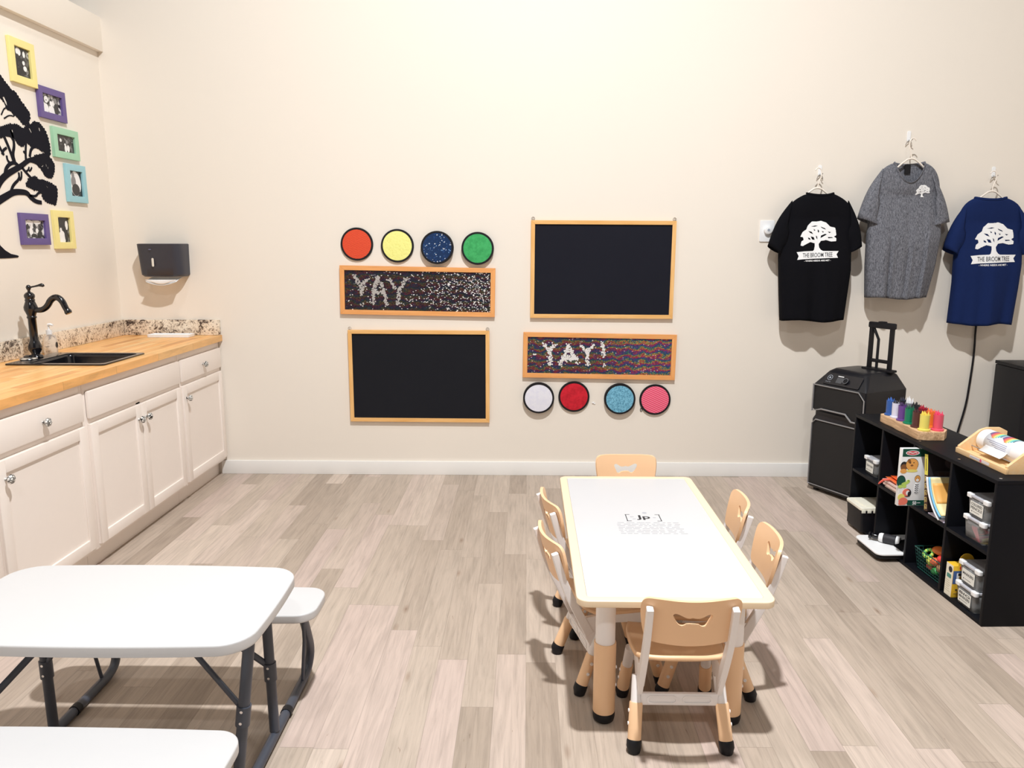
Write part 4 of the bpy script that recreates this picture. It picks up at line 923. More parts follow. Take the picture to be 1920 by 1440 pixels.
M_LID = mat((176, 176, 182), .35, var=.03, name='grey_translucent_lid')
YB = .128
bin_('clear bin labelled colored pencils, upper of two, upper near compartment', .022, YB+.010, .3935, text='COLORED|PENCILS')
bin_('clear bin of pink and yellow pencils, lower of two, upper near compartment', .016, YB+.010, .3032)
bin_('clear bin labelled markers, upper of two, lower near compartment', .018, YB+.008, .1065, text='MARKERS')
bin_('clear bin labelled markers, lowest, on the bottom near compartment', .012, YB+.008, .0157, text='BIG|MARKERS')
bin_('clear bin alone in the upper far compartment', .030, 1.035, .3032, w_=.115, h=.088, d=.16, text='CRAYONS')
rp = random.Random(3)
for i in range(7):
    y0 = YB-.040+.011*i; o = B(); cy = rp.choice
    a = Vector(shl(.030+.004*(i % 3), y0+.006, .3095+.0085*(i % 2))); c_ = Vector(shl(.160, y0-.004+.006*(i % 3), .3095+.006*(i % 3)+.02*(i % 2)))
    o.tube([a, a.lerp(c_, .1), c_], [.0008, .0033, .0033], 6)
    k = ('pink', (214, 110, 124)) if i > 2 else ('yellow', (226, 196, 110))
    tag(o.make('pencil', mat(k[1], .4, name=k[0]+'_pencil')), '%s pencil lying inside the lower clear bin, upper near compartment' % k[0], 'pencil', '%s pencils in the clear bin' % k[0])
for k in (0, 1, 2):
    a = Vector(shl(.0245, YB-.030+.004*k, .309)); c_ = Vector(shl(.0275, YB+.012+.012*k, .362-.004*k))
    tag(B().tube([a, c_.lerp(a, .1), c_], [.003, .003, .0006], 6).make('pencil', mat((226, 130, 140), .4, name='rose_pencil')), 'rose pencil leaning against the inside of the clear bin front', 'pencil', 'rose pencils leaning in the clear bin')

# ---- tool box, red marker
t = thing('craft_box', 'black box with cream lid in the lower far compartment', 'box', shl(-.035, .955, .0157), radians(2.09))
def cb_(u, v):
    P = rrect(1, 1, .06, 4); p = P[int(round(u*len(P))) % len(P)]; k = .90+.10*v; return Vector((.11+p[0]*.22*k, .085+p[1]*.17*k, .118*v))
b = B(); b.grid(cb_, len(rrect(1, 1, .06, 4)), 4, True); bmesh.ops.holes_fill(b.bm, edges=[e for e in b.bm.edges if len(e.link_faces) == 1], sides=0); b.make('tub', M_BLACK, t, 50)
M_CREAM = mat((226, 222, 206), .45, name='cream_plastic')
ld = B().prism([ccw(rrect(.226, .176, .016, 5, .11, .085))], .1185, .134, bev=.004).prism([ccw(rrect(.17, .12, .010, 4, .11, .085))], .1338, .138, bev=.0015).make('lid', M_CREAM, t)
B().box((.0, -.0065, .108), (.02, -.0035, .124), .001).box((.03, -.0065, .108), (.05, -.0035, .124), .001).box((.06, -.0065, .108), (.08, -.0035, .124), .001).make('clasp', M_CREAM, ld)
p = shl(.035, .915, .0157)
t = thing('scissors', 'red handled scissors standing beside the black craft box', 'scissors', p, radians(2.09))
B().tube([(.0, 0, .05), (.004, 0, .062), (.0, .001, .083), (-.010, .001, .085), (-.014, 0, .07), (-.008, 0, .054)], .004, 8, closed=True).make('handle', mat((196, 60, 56), .4, name='red_plastic'), t)
B().tube([(-.004, 0, .052), (-.002, 0, .0)], [.006, .0015], 8, flat=.3).make('blade', M_SILVER, t)

# ---- tray with bottle and pouch
tz = .0160
t = thing('paint_tray', 'white lap tray with black underside jutting from the bottom compartment', 'tray', shl(-.105, .60, tz), radians(2.09))
B().prism([ccw(rrect(.36, .235, .03, 6, .18, .135))], .0, .020, bev=.006).make('underside', M_BLACK, t)
B().prism([ccw(rrect(.372, .247, .034, 6, .18, .135))], .0205, .028, bev=.002).make('top_surface', M_WHITE, t)
t = thing('glue_bottle', 'white bottle with black label and cap lying on tray', 'bottle', shl(-.055, .795, tz+.0285+.0225), radians(-38))
b = B(); Ry = Matrix.Rotation(pi/2, 4, 'Y'); b.lathe([(.004, .034), (.019, .036), (.0225, .044), (.0225, .125), (.019, .130), (.002, .131)], mtx=Ry).make('bottle_body', M_WHITE, t, 50)
B().lathe([(.0229, .056), (.0232, .057), (.0232, .112), (.0229, .113)], mtx=Ry, cap=False).make('label', M_DARK, t)
B().lathe([(.010, .004), (.0135, .006), (.0135, .028), (.011, .034)], mtx=Ry).lathe([(.0165, -.010), (.017, -.004), (.011, .003)], mtx=Ry).make('cap', M_BLACKG, t)
t = thing('zip_pouch', 'black zip pouch with white oval emblem lying on the tray', 'pouch', shl(.045, .625, tz+.0285), radians(2.09))
def pouch(u, v):
    a, c = 2*u-1, 2*v-1; e = (1-a**6)*(1-c**6); return Vector((.065+.095*a*(1-.08*c*c), .065+.062*c*(1-.08*a*a), .004+.022*e+.002*sin(a*9+c*5)*e))
b = B(); b.grid(pouch, 20, 14); b.make('top_side', M_SBLACK, t, 60, solid=.002)
B().prism([ccw(rrect(.186, .122, .02, 5, .065, .065))], .0005, .006, bev=.002).make('bottom_side', M_SBLACK, t)
B().tube([(-.028, .003, .008), (.065, -.002, .010), (.158, .003, .008)], .0022, 6).make('zip', M_SILVER, t)
b = B().prism([circ(.030, 24, .055, .05, .014), circ(.027, 24, .055, .05, .0115)[::-1]], 0, .0006, Matrix.Translation((0, 0, .0285))); add_text(b, 'ARTS', .04, .010, face_up(.055, .05, .0285), .0, .0006) if False else None
for k in range(5): b.prism([rrect(.006, .010, .002, 3, .037+.009*k, .05)], 0, .0006, Matrix.Translation((0, 0, .0285)))
b.make('emblem', M_PRINTW, t)

# ---- booklets and folder, second column
for i, (c_, th, lb) in enumerate((((236, 226, 222), .012, 'white booklet, lowest in stack beneath the orange folder'), ((232, 196, 186), .008, 'pink booklet, second from bottom beneath the orange folder'), ((240, 236, 234), .009, 'white booklet, third from bottom beneath the orange folder'), ((236, 210, 204), .007, 'pale pink booklet directly beneath the orange folder'))):
    z = .3032+sum((.012, .008, .009, .007)[:i])+i*.0006
    t = thing('booklet', lb, 'booklet', shl(.012-.004*(i % 2)*2, .612+.004*i, z), radians(2.09), 'stacked booklets')
    B().box((0, 0, 0), (.25, .225, .0014), .0004).box((0, 0, th-.0014), (.25, .225, th), .0004).box((0, .2236, .001), (.25, .225, th-.001)).make('cover', mat(c_, .5, name='cover'), t); B().box((.0015, .0015, .0016), (.248, .2230, th-.0016)).make('pages', mat((244, 238, 230), .7, name='pages'), t)
t = thing('folder', 'orange plastic folder on the booklet stack, corner drooping out', 'folder', shl(.012, .62, .3032+.0365+.0028), radians(2.09))
b = B(); b.grid(lambda u, v: Vector((-.006+.24*u, .205*v, .004+.010*v*(1-u))), 22, 12); b.make('sheet', mat((240, 112, 58), .35, name='orange_plastic'), t, 60, solid=.002)
b = B(); b.grid(lambda u, v: Vector((.01+.23*u, .01+.18*v, .012+.012*v*(1-u))), 10, 8); b.make('flap', mat((232, 92, 40), .35, name='orange_flap'), t, 60, solid=.0015)
B().tube([(.0, .17, .010), (-.020, .19, .004), (-.030, .205, -.014), (-.034, .212, -.024)], [.005, .006, .005, .003], 8).make('strap', mat((226, 96, 80), .4, name='strap_red'), t)

# ---- puzzle box
bx = shl(-.073, .553, .3034)
t = thing('puzzle_box', 'white and dark green puzzle box with animal pictures, sticking out', 'puzzle box', bx, radians(2.09))
BW, BH, BD = .255, .268, .022
B().box((0, 0, 0), (BW, BD, BH), .001).make('carton', M_WHITE, t)
cols = [mat((24, 74, 60), .5, name='puzzle_green'), mat((204, 40, 52), .5, name='puzzle_red'), M_WHITE, mat((222, 158, 84), .6, name='puzzle_gold'), mat((128, 82, 48), .6, name='puzzle_brown'), mat((178, 204, 98), .6, name='puzzle_lime'), mat((236, 124, 104), .6, name='puzzle_coral'), M_DARK, mat((236, 222, 120), .6, name='puzzle_yellow')]
b = B(); kk = [0]
def art(mi, P): 
    kk[0] += 1; b.mi = mi; b.prism([dedupe(ccw(P))], 0, .0002+kk[0]*.00003, face_back(0, 0, -.0002))
S = .113/440.; Xp = lambda x: (x-95)*S*1.0; Yp = lambda y: BH-(y-175)*BH/985
def E_(mi, x, y, rx, ry, rot=0): art(mi, circ(rx*S, 18, Xp(x), Yp(y), ry*BH/985, rot))
art(0, [(.004, Yp(312)), (BW-.001, Yp(312)), (BW-.001, BH-.001), (.004, BH-.001)])
art(0, [(Xp(270), .001), (BW-.001, .001), (BW-.001, Yp(1065)), (Xp(250), Yp(1065))])
E_(2, 285, 248, 122, 42); E_(1, 285, 248, 104, 31); art(2, stroke([(Xp(205), Yp(252)), (Xp(240), Yp(240)), (Xp(285), Yp(256)), (Xp(330), Yp(240)), (Xp(365), Yp(252))], .0022))
E_(7, 150, 470, 62, 74); E_(4, 150, 500, 56, 60); E_(7, 292, 446, 114, 108); E_(3, 292, 446, 108, 100); E_(4, 240, 390, 26, 42, .4); E_(3, 330, 500, 60, 50); E_(7, 262, 420, 10, 10); E_(7, 320, 415, 10, 10); E_(4, 290, 462, 26, 16); E_(3, 150, 560, 60, 40); E_(8, 300, 555, 100, 24)
E_(7, 124, 735, 80, 104); E_(0, 124, 740, 74, 96); E_(5, 200, 770, 70, 26, .3); E_(5, 250, 735, 32, 28); E_(7, 258, 728, 8, 8); E_(5, 120, 825, 42, 30); E_(5, 190, 820, 36, 30)
E_(7, 412, 690, 52, 60); E_(3, 412, 692, 48, 54); E_(2, 412, 715, 26, 24); E_(7, 395, 680, 6, 8); E_(7, 430, 680, 6, 8); E_(2, 415, 860, 50, 100)
for k in range(5): art(7, stroke([(Xp(380), Yp(790+k*34)), (Xp(410), Yp(805+k*34)), (Xp(440), Yp(792+k*34))], .0018))
E_(7, 250, 935, 72, 72); E_(6, 232, 930, 66, 64); E_(2, 262, 935, 36, 40); E_(7, 285, 955, 26, 46); E_(8, 150, 1010, 62, 60); E_(6, 190, 1080, 80, 66); E_(6, 150, 1120, 40, 30)
b.mi = 2; add_text(b, '50', .018, .017, face_back(Xp(395), Yp(1112), -.0014), .03, .0003); b.prism([[(0, 0), (.014, 0), (.014, .003), (0, .003)]], 0, .0003, face_back(Xp(445), Yp(1115), -.0014))
b.make('cover_art', cols, t)

# ---- dark puzzle book with key pattern spine, leaning in front of the puzzle box
bk = shl(.012, .458, .3085)
t = thing('puzzle_book', 'dark puzzle pack with yellow and brown key-pattern spine', 'puzzle book', bk, radians(2.09)); t.rotation_euler = (radians(-8), 0, radians(2.09))
B().box((0, 0, .001), (.215, .026, .255), .001).make('cover', mat((34, 28, 30), .5, name='dark_cover'), t)
b = B(); b.mi = 0; b.prism([[(-.0125, .162), (.0125, .162), (.0125, .254), (-.0125, .254)]], 0, .0006, face_mx(.013, 0, 0)); b.mi = 1; b.prism([[(-.0125, .001), (.0125, .001), (.0125, .162), (-.0125, .162)]], 0, .0006, face_mx(.013, 0, 0))
b.mi = 2
for k in range(5):
    z = .006+k*.031
    for (x0, y0, x1, y1) in ((-.010, 0, -.0075, .025), (-.010, .0225, .008, .025), (.0055, .006, .008, .025), (-.004, .006, .008, .0085), (-.004, .006, -.0015, .018)): b.prism([[(x0, z+y0), (x1, z+y0), (x1, z+y1), (x0, z+y1)]], .0006, .0009, face_mx(.013, 0, 0))
b.mi = 3; b.prism([[(-.003, .18), (.003, .18), (.003, .235), (-.003, .235)]], .0006, .0009, face_mx(.013, 0, 0))
b.mi = 4; b.prism([[(.03, .150), (.205, .150), (.205, .180), (.03, .180)]], 0, .0005, face_back(0, 0, 0)); b.prism([circ(.045, 24, .12, .215, .028)], 0, .0005, face_back(0, 0, 0)); b.mi = 1; add_text(b, 'PUZZLES', .14, .018, face_back(.118, .165, -.0007), .01, .0003); b.mi = 4; b.prism([circ(.035, 20, .12, .09, .03), circ(.032, 20, .12, .09, .027)[::-1]], 0, .0005, face_back(0, 0, 0))
b.make('cover_print', [mat((234, 224, 96), .5, name='spine_yellow'), mat((70, 48, 36), .5, name='spine_brown'), mat((220, 196, 120), .5, name='spine_gold'), mat((110, 100, 50), .5, name='spine_olive'), mat((66, 56, 58), .5, name='cover_relief')], t)

# ---- leaning workbooks
for i, (c_, lb) in enumerate((((238, 238, 240), 'white leaning workbook nearest the key-pattern spine'), ((46, 84, 118), 'blue leaning workbook behind the first white one'), ((240, 240, 242), 'white leaning workbook in the middle of the fan'), ((112, 176, 212), 'light blue leaning workbook in the fan, second from front'), ((244, 226, 168), 'pale yellow leaning workbook, topmost of the fan'), ((214, 206, 226), 'thin lilac workbook lying flat beneath the fan'))):
    t = thing('workbook', lb, 'workbook', shl(-.012+.006*(i % 3) if i < 5 else .01, .312, .3034+(.0085 if i < 5 else 0)), radians(2.09), 'leaning workbooks')
    if i == 5: B().box((0, .012, .001), (.21, .135, .006), .0006).make('cover', mat(c_, .5, name='cover'), t); continue
    def wb2(u, v, k=i):      # one slumped curve, each book offset from it by its own thickness
        A = radians(80-52*v); L = .20; y = .022+.0; z = .0042; n = 12
        for q in range(n):
            aa = radians(28+50*(q+.5)/n*v) if v else 0
            y += L*v/n*cos(aa); z += L*v/n*sin(aa)
        a2 = radians(28+50*v); o_ = .0062*k
        return Vector((.21*u, y-.0-sin(a2)*o_-.004*0, z+cos(a2)*o_))
    b = B(); b.grid(wb2, 8, 16); b.make('cover', mat(c_, .5, name='cover'), t, 60, solid=.0045)
    if i == 4:
        b = B(); b.grid(lambda u, v: wb2(.02+.6*u, .35+.5*v)+Vector((0, -.0030, .0022)), 4, 8); b.make('cover_picture', mat((238, 176, 92), .5, name='cover_orange'), t, solid=.0006)

# ---- wire basket with toys
t = thing('wire_basket', 'dark green wire basket full of toys, lower third compartment', 'basket', shl(.018, .33, .0190), radians(2.09))
M_WIRE = mat((34, 84, 78), .4, .4, name='green_wire'); BWx, BWy, BH_ = .22, .205, .098
def ring(z, k): return [(BWx/2+BWx/2*k*sx, BWy/2+BWy/2*k*sy, z) for sx, sy in ((-1, -1), (1, -1), (1, 1), (-1, 1))]
b = B()
for i in range(1, 6): 
    z = BH_*i/6; k = .88+.12*z/BH_; R_ = ring(z, k); b.tube(R_, .0010, 5, closed=True)
for i in range(13):
    f_ = i/12
    for (a, c) in ((0, 1), (1, 2), (2, 3), (3, 0)):
        q0 = Vector(ring(.002, .88)[a]).lerp(Vector(ring(.002, .88)[c]), f_); q1 = Vector(ring(BH_, 1.)[a]).lerp(Vector(ring(BH_, 1.)[c]), f_); b.tube([q0, q1], .0010, 5)
for i in range(9):
    f_ = i/8; R_ = ring(.002, .88); b.tube([Vector(R_[0]).lerp(Vector(R_[1]), f_), Vector(R_[3]).lerp(Vector(R_[2]), f_)], .0010, 5)
b.make('wire_sides', M_WIRE, t); B().tube(ring(BH_, 1.), .0028, 8, closed=True).make('rim_wire', M_WIRE, t); B().tube(ring(.002, .88), .0022, 8, closed=True).make('base_wire', M_WIRE, t)
toys = [('toy_block', 'red smooth toy piece on top of the basket, near side', (238, 70, 66), (.06, .055, .098), .033, (1.25, 1., .62), 0), ('toy_block', 'orange smooth toy piece on top of the basket, behind the red', (244, 132, 64), (.07, .115, .112), .034, (1.1, 1.3, .5), 0),
        ('toy_ring', 'green and lime beaded toy ring at the basket corner', (96, 176, 92), (.032, .150, .088), .024, 'ring', 0), ('toy_ball', 'yellow knobbly toy ball beneath the green ring', (206, 206, 92), (.035, .125, .060), .021, (1, 1, 1), .18),
        ('toy_block', 'orange lumpy toy piece in the middle of the basket', (220, 106, 66), (.042, .100, .068), .022, (1.2, 1, .9), .12), ('toy_ball', 'tan lumpy toy ball low under the red piece', (168, 122, 84), (.045, .055, .055), .025, (1, 1, .9), .12),
        ('toy_ball', 'bright green toy ball low in the basket front', (70, 168, 84), (.034, .085, .030), .020, (1, 1, .8), .1), ('toy_block', 'coral stick toy at the basket bottom, far side', (224, 96, 76), (.045, .145, .022), .014, (.9, 2.2, .8), .05),
        ('toy_block', 'dark red toy piece deep at back of basket', (160, 36, 48), (.140, .095, .090), .040, (1., 1.3, .6), .05), ('toy_ball', 'brown toy ball at the basket bottom, back', (130, 84, 60), (.13, .1, .035), .032, (1, 1.4, .8), .05)]
for nm, lb, c_, p, r, s3, j in toys:
    q = shl(.018+p[0], .33+p[1], .0157+p[2]); m_ = mat(c_, .35, name='toy_plastic')
    if s3 == 'ring': 
        b = B()
        for k in range(14): a = 2*pi*k/14; b.mi = k % 2; b.ball((q[0]+.010*sin(a)*0+r*cos(a)*.6, q[1]+r*sin(a), q[2]+r*cos(a)*.6), .0078, 2)
        o = b.make(nm, [m_, mat((190, 210, 96), .35, name='toy_lime')])
    else: o = B().ball(q, r, 3, s3, j*.4).make(nm, m_, sharp=80)
    tag(o, lb, 'toy', 'toys in the wire basket')

# ---- school-bus shaped crayon pack
t = thing('crayon_pack', 'yellow bus-shaped carton of crayons next to the marker bins', 'carton', shl(.008, .222, .0157), radians(2.09))
B().box((0, 0, 0), (.085, .050, .140), .001).make('carton', mat((232, 186, 52), .5, name='bus_yellow'), t)
B().prism([ccw([(.020, .14), (.085, .14)]+[(.0525+.0325*cos(a), .155+.040*sin(a)) for a in [pi*k/12 for k in range(13)]])], 0, .003, Matrix.Translation((0, .003, 0)) @ Matrix.Rotation(pi/2, 4, 'X')).make('arched_header', mat((240, 196, 60), .5, name='bus_header'), t)
b = B(); kk[0] = 0
def art2(mi, P): kk[0] += 1; b.mi = mi; b.prism([dedupe(ccw(P))], 0, .0003+kk[0]*.00005, face_back(0, 0, -.0001))
art2(0, [(.001, .060), (.084, .060), (.084, .118), (.001, .118)]); art2(1, rrect(.058, .040, .003, 3, .045, .089)); art2(2, rrect(.020, .012, .003, 3, .032, .102)); art2(2, rrect(.020, .012, .003, 3, .058, .102)); art2(4, rrect(.010, .018, .002, 3, .032, .086)); art2(4, rrect(.012, .018, .002, 3, .058, .086))
art2(3, circ(.009, 14, .034, .132)); art2(3, circ(.009, 14, .062, .132)); art2(2, circ(.004, 10, .02, .034)); art2(2, circ(.004, 10, .05, .034)); art2(4, rrect(.07, .003, .001, 2, .045, .018))
b.make('front_print', [mat((66, 92, 142), .5, name='bus_blue'), M_WHITE, M_DARK, mat((206, 62, 50), .5, name='bus_red'), mat((150, 120, 60), .5, name='bus_ochre')], t)
b = B(); kk[0] = 0; b.mi = 0; b.prism([[(-.024, .001), (.024, .001), (.024, .139), (-.024, .139)]], 0, .0004, face_mx(.025, 0, 0)); b.mi = 1; b.prism([circ(.013, 14, .006, .118)], 0, .0007, face_mx(.025, 0, 0)); b.mi = 2; b.prism([rrect(.03, .018, .004, 3, .0, .088)], 0, .0007, face_mx(.025, 0, 0)); b.mi = 3
for k in range(6): b.prism([[(-.018, .02+k*.009), (.014-.004*(k % 3), .02+k*.009), (.014-.004*(k % 3), .023+k*.009), (-.018, .023+k*.009)]], 0, .0007, face_mx(.025, 0, 0))
b.make('side_print', [mat((238, 232, 214), .5, name='bus_side'), M_DARK, mat((70, 130, 120), .5, name='bus_teal'), mat((186, 180, 160), .5, name='bus_lines')], t)

# ---- crayon block on the shelf top
zt_ = .5942
bl = Vector((1.787, 3.425, zt_))
t = thing('crayon_block', 'live-edge wooden block holding coloured crayon cups on the shelf', 'wooden block', bl, radians(.6))
P = [(0, 0), (.150, 0), (.152, .20), (.150, .405), (.004, .405), (-.003, .34), (.004, .27), (-.004, .20), (.003, .13), (-.003, .06)]
B().prism([ccw(smooth(P, 1))], 0, .040, bev=.002).make('block', M_BLOCKW, t, 40)
cup_cols = [('blue', (44, 84, 150)), ('lilac grey', (206, 206, 222)), ('purple', (98, 62, 132)), ('green', (12, 116, 84)), ('brown', (78, 44, 42)), ('yellow', (240, 224, 112))]
cup_back = [('black', (30, 30, 34)), ('grey', (120, 122, 128)), ('charcoal', (44, 44, 48)), ('dark red', (130, 26, 44)), ('orange', (244, 130, 52)), ('pink', (240, 92, 116))]
tips_f = [(52, 96, 170), (40, 42, 52), (60, 38, 84), (24, 88, 66), (70, 36, 40), (244, 220, 96)]; tips_b = [(40, 42, 60), (238, 238, 240), (34, 34, 36), (164, 32, 54), (246, 122, 74), (236, 70, 110)]
fy = [.358, .298, .236, .170, .098, .032]
for row, (cols_, tips, x, dy) in enumerate(((cup_cols, tips_f, .034, 0), (cup_back, tips_b, .098, .004))):
    for i, (nm, c_) in enumerate(cols_):
        m_ = mat(c_, .3, name='cup_plastic'); y = fy[i]+dy
        w0 = Vector((cos(radians(.6))*x-sin(radians(.6))*y, sin(radians(.6))*x+cos(radians(.6))*y, 0))+bl+Vector((0, 0, .0403))
        ct = thing('crayon_cup', '%s crayon cup in the %s row on the wooden block' % (nm, 'front' if row == 0 else 'rear'), 'cup', w0, 0, 'crayon cups on the wooden block')
        B().lathe([(.0262, 0), (.0268, .002), (.0268, .007), (.0215, .009)]).make('foot_ring', m_, ct, 40)
        B().lathe([(.0205, .002), (.0210, .070), (.0214, .074), (.0196, .074), (.0190, .004), (.0005, .004)], cap=False).make('cup_wall', m_, ct, 40)
        tm = mat(tips[i], .4, name='crayon_wax'); rr = random.Random(i*7+row); hh = .10 if (row, i) == (1, 1) else .086
        for k in range(6):
            a = 2*pi*k/6+.3; r_ = .0115 if k else 0.; p0 = w0+Vector((r_*cos(a)*.9, r_*sin(a)*.9, .0045)); p1 = w0+Vector((r_*1.15*cos(a), r_*1.15*sin(a), hh+rr.uniform(-.004, .006)))
            tag(B().tube([p0, p0.lerp(p1, .84), p0.lerp(p1, .87), p1], [.0042, .0042, .0034, .0010], 7).make('crayon', tm), 'crayon standing in the %s cup, %s row of the wooden block' % (nm, 'front' if row == 0 else 'rear'), 'crayon', 'crayons in the %s cup' % nm)

# ---- paper roll holder
rh = Vector((1.862, 2.900, zt_)); rz = radians(1.5)
t = thing('roll_holder', 'birch wood holder with angled ends carrying a paper roll', 'roll holder', rh, rz)
LY, DX = .335, .200
prof = [(0, 0), (DX, 0), (DX, .095), (DX-.03, .110), (.115, .110), (.085, .100), (0, .030)]
for y in (0, LY-.014):
    B().prism([dedupe(ccw(prof))], 0, .014, Matrix.Translation((0, y+.014, 0)) @ Matrix.Rotation(pi/2, 4, 'X'), bev=.0015).make('side_panel', M_BIRCH, t)
B().box((.006, .0142, .001), (DX-.002, LY-.0142, .010)).make('base_board', M_BIRCH, t)
B().box((-.006, -.002, 0), (.0055, LY+.002, .022), .002).make('front_rail', M_BIRCH, t)
B().tube([(.052, .016, .033), (.052, LY-.016, .033)], .0025, 6).make('cutter_bar', M_SILVER, t)
b = B(); b.prism([rrect(.13, .012, .001, 2)], 0, .0006, face_mx(LY*.50, .011, -.0062)); lbp = b.make('front_sticker', mat((236, 226, 224), .5, name='sticker'), t)
b = B(); b.mi = 0; b.prism([circ(.0065, 14, .01, .0)], 0, .0004, face_mx(LY*.50, .011, -.0069)); b.mi = 1
for k in range(7): b.prism([rrect(.008, .0035, .001, 2, -.055+.010*k, 0)], 0, .0004, face_mx(LY*.50, .011, -.0069))
b.make('sticker_print', [mat((220, 90, 120), .5, name='sticker_pink'), M_GREYP], lbp)
t = thing('paper_roll', 'white art paper roll with rainbow label in the wooden holder', 'paper roll', rh, rz)
Ry_ = Matrix.Rotation(-pi/2, 4, 'X'); c0_ = (.112, .018, .0585)
B().lathe([(.014, .0005), (.0465, .0005), (.0465, LY-.0375), (.014, LY-.0375)], mtx=Ry_, c=c0_, seg=40, cap=False).make('roll', mat((250, 249, 250), .6, var=.005, name='roll_paper'), t, 40)
b = B(); bands = [(96, 92, 132), (150, 74, 110), (226, 96, 96), (244, 150, 92), (248, 226, 128), (150, 208, 160), (96, 178, 186), (92, 120, 130)]
ang0, ang1 = radians(55), radians(195)
def patch(y0, y1, a0, a1, r): return lambda u, v: Vector((c0_[0]+r*cos(a0+(a1-a0)*u), y0+(y1-y0)*v, c0_[2]+r*sin(a0+(a1-a0)*u)))
b.mi = 8; b.grid(patch(.095, .265, ang0, ang1, .0470), 20, 1)
for g in (0, 1):
    for k in range(8): b.mi = k; y1 = .262-g*.080-k*.0092; b.grid(patch(y1-.0093, y1, ang0+.02, radians(142-6*abs(3.5-k)), .0474), 12, 1)
b.mi = 9
for k in range(4): b.grid(patch(.12, .25-.02*k, radians(152+k*9), radians(155+k*9), .0474), 3, 1)
b.make('label_band', [mat(c_, .5, name='rainbow') for c_ in bands]+[mat((236, 240, 248), .5, name='label_white'), mat((150, 152, 176), .5, name='label_text')], t, solid=.0004)
b = B(); b.grid(lambda u, v: Vector((.064-.030*u, .105+.14*v, .056-.022*u-.004*sin(u*3))), 8, 2); b.make('loose_sheet', M_WHITE, t, solid=.0008)

# ---- speaker
t = thing('party_speaker', 'large black trolley speaker with pull handle by the back wall', 'speaker', (1.722, 4.562, 0), math.atan2(-.888, .459))
SW, SDp = .37, .34
P = lambda dx, z0, z1: None
def hull(b, secs):
    """rings of (x0,x1,y0,y1,z,r)"""
    R_ = []
    bm = bmesh.new()
    for (x0, x1, y0, y1, z, r) in secs:
        R_.append([bm.verts.new((p[0], p[1], z)) for p in rrect(x1-x0, y1-y0, r, 4, (x0+x1)/2, (y0+y1)/2)])
    n = len(R_[0])
    for a, c in zip(R_, R_[1:]):
        for k in range(n): bm.faces.new((a[k], a[(k+1) % n], c[(k+1) % n], c[k]))
    bm.faces.new(R_[0][::-1]); bm.faces.new(R_[-1]); b._merge(bm); return b
M_SPK = mat((17, 18, 24), .38, var=.08, name='speaker_shell'); M_GRILL = mat((14, 14, 17), .6, var=.2, scale=200, bump=.5, bscale=900, name='speaker_grille')
hull(B(), [(.006, SW-.006, .012, SDp, .018, .012), (0, SW, .004, SDp, .03, .012), (0, SW, .004, SDp, .44, .012), (.008, SW-.008, .016, SDp, .465, .012), (.008, SW-.008, .016, SDp, .488, .012), (0, SW, .0, SDp, .505, .012), (0, SW, .0, SDp, .655, .012)]).make('cabinet_body', M_SPK, t, 35)
hull(B(), [(0, SW, 0, SDp, .6555, .012), (.045, SW-.045, .055, SDp-.02, .735, .03), (.065, SW-.065, .085, SDp-.04, .752, .03)]).make('hood', M_SPK, t, 30)
# grilles and silver outlines (front plane y=0)
Fm = lambda z=0: face_back(0, 0, z)
lowP = [(.018, .050), (.30, .050), (.33, .050), (.352, .072), (.352, .405), (.325, .432), (.045, .432), (.018, .405)]
B().prism([ccw(lowP)], 0, .006, Fm(.004)).make('lower_grille', M_GRILL, t)
def outline(P, r, name, par, closed=True, y=-.004): B().tube([(x, y, z) for x, z in P], r, 6, closed=closed).make(name, M_SILVER, par)
outline([(.010, .040), (.335, .040), (.362, .066), (.362, .412), (.330, .442), (.036, .442), (.010, .415)], .0042, 'silver_trim', t)
upP = [(.015, .500), (.075, .520), (.245, .520), (.285, .488), (.352, .488), (.352, .600), (.325, .640), (.015, .640)]
B().prism([ccw(upP)], 0, .006, Fm(.003)).make('upper_grille', M_GRILL, t)
B().tube([(x, -.006, z) for x, z in ((.006, .655), (.006, .492), (.075, .512), (.245, .512), (.288, .476), (.366, .476))], .0055, 8, flat=1.).make('silver_trim', M_SILVER, t)
B().tube([(x, -.005, z) for x, z in ((.006, .652), (.325, .652), (.364, .610), (.366, .480))], .0038, 8).make('silver_trim', M_SILVER, t)
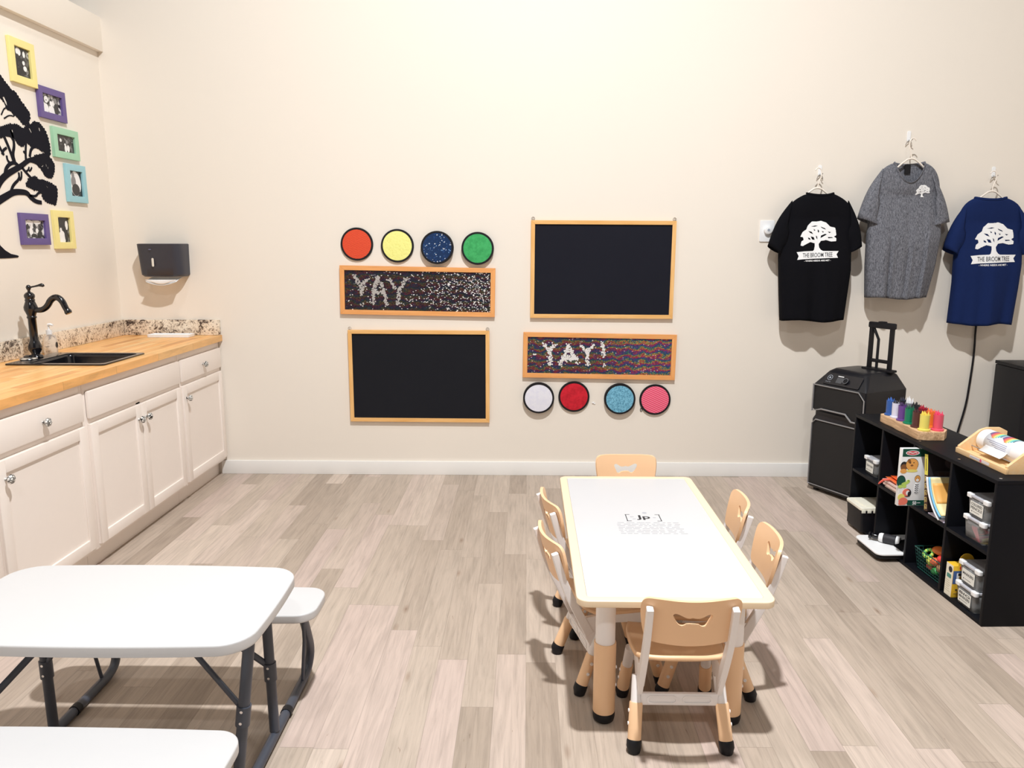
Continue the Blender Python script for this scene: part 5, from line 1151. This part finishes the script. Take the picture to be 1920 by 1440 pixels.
# control panel on the sloping front of the hood
cpm = Matrix.Translation((SW/2, .0275-.003, .6955+.002)) @ Matrix.Rotation(math.atan2(.0795, .055), 4, 'X')
pn = B().prism([rrect(.255, .075, .008, 4)], 0, .002, cpm).make('control_panel', mat((20, 20, 26), .3, name='panel_black'), t)
b = B().prism([circ(.017, 24, -.090, .006), circ(.0145, 24, -.090, .006)[::-1]], .0022, .0032, cpm); b.prism([circ(.006, 16, -.090, .006)], .0022, .0032, cpm)
for k in range(3): b.prism([rrect(.005, .004, .001, 2, -.104+.013*k, -.022)], .0022, .0030, cpm)
b.make('button_marks', mat((148, 156, 168), .4, name='button_grey'), pn)
B().prism([rrect(.042, .036, .003, 3, -.018, -.004)], .0022, .0034, cpm).make('display', mat((66, 68, 72), .2, name='display_glass'), pn)
B().prism([rrect(.040, .005, .001, 2, -.020, .022)], .0022, .0032, cpm).make('badge', M_WHITE, pn)
kn = B(); kn.prism([circ(.017, 28, .030, -.004)], .0022, .012, cpm, bev=.001); kn.make('dial', M_BLACK, pn); B().prism([circ(.0175, 28, .030, -.004), circ(.0155, 28, .030, -.004)[::-1]], .0122, .0132, cpm).make('dial_ring', mat((110, 112, 118), .4, name='dial_ring'), pn)
# telescopic handle
hx0, hx1, hy = .170, .306, SDp-.085
b = B()
for x in (hx0, hx1): b.box((x-.011, hy-.010, .745), (x+.011, hy+.010, 1.02), .003)
b.make('handle_bars', M_BLACK, t)
B().box((hx0-.018, hy-.014, .995), (hx1+.018, hy+.014, 1.030), .008).box(((hx0+hx1)/2-.02, hy-.015, 1.028), ((hx0+hx1)/2+.02, hy+.015, 1.036), .004).make('handle_grip', M_BLACK, t)
B().box((hx0, hy-.008, .795), (hx1, hy+.008, .815), .003).make('handle_brace', M_BLACK, t); B().tube([(hx0+.01, hy, 1.0), (hx0+.05, hy, .93), (hx0+.05, hy+.0, .76)], .008, 8).make('handle_strut', M_BLACK, t)
B().box((hx0-.03, hy-.03, .748), (hx1+.03, hy+.03, .762), .005).make('handle_socket', M_BLACK, t)
for x in (.04, SW-.04):
    B().cyl((x-.015, SDp-.03, .035), (x+.015, SDp-.03, .035), .034, seg=20).make('wheel', M_BLACK, t); B().cyl((x, .04, 0), (x, .04, .02), .018, seg=14).make('foot', M_BLACK, t)
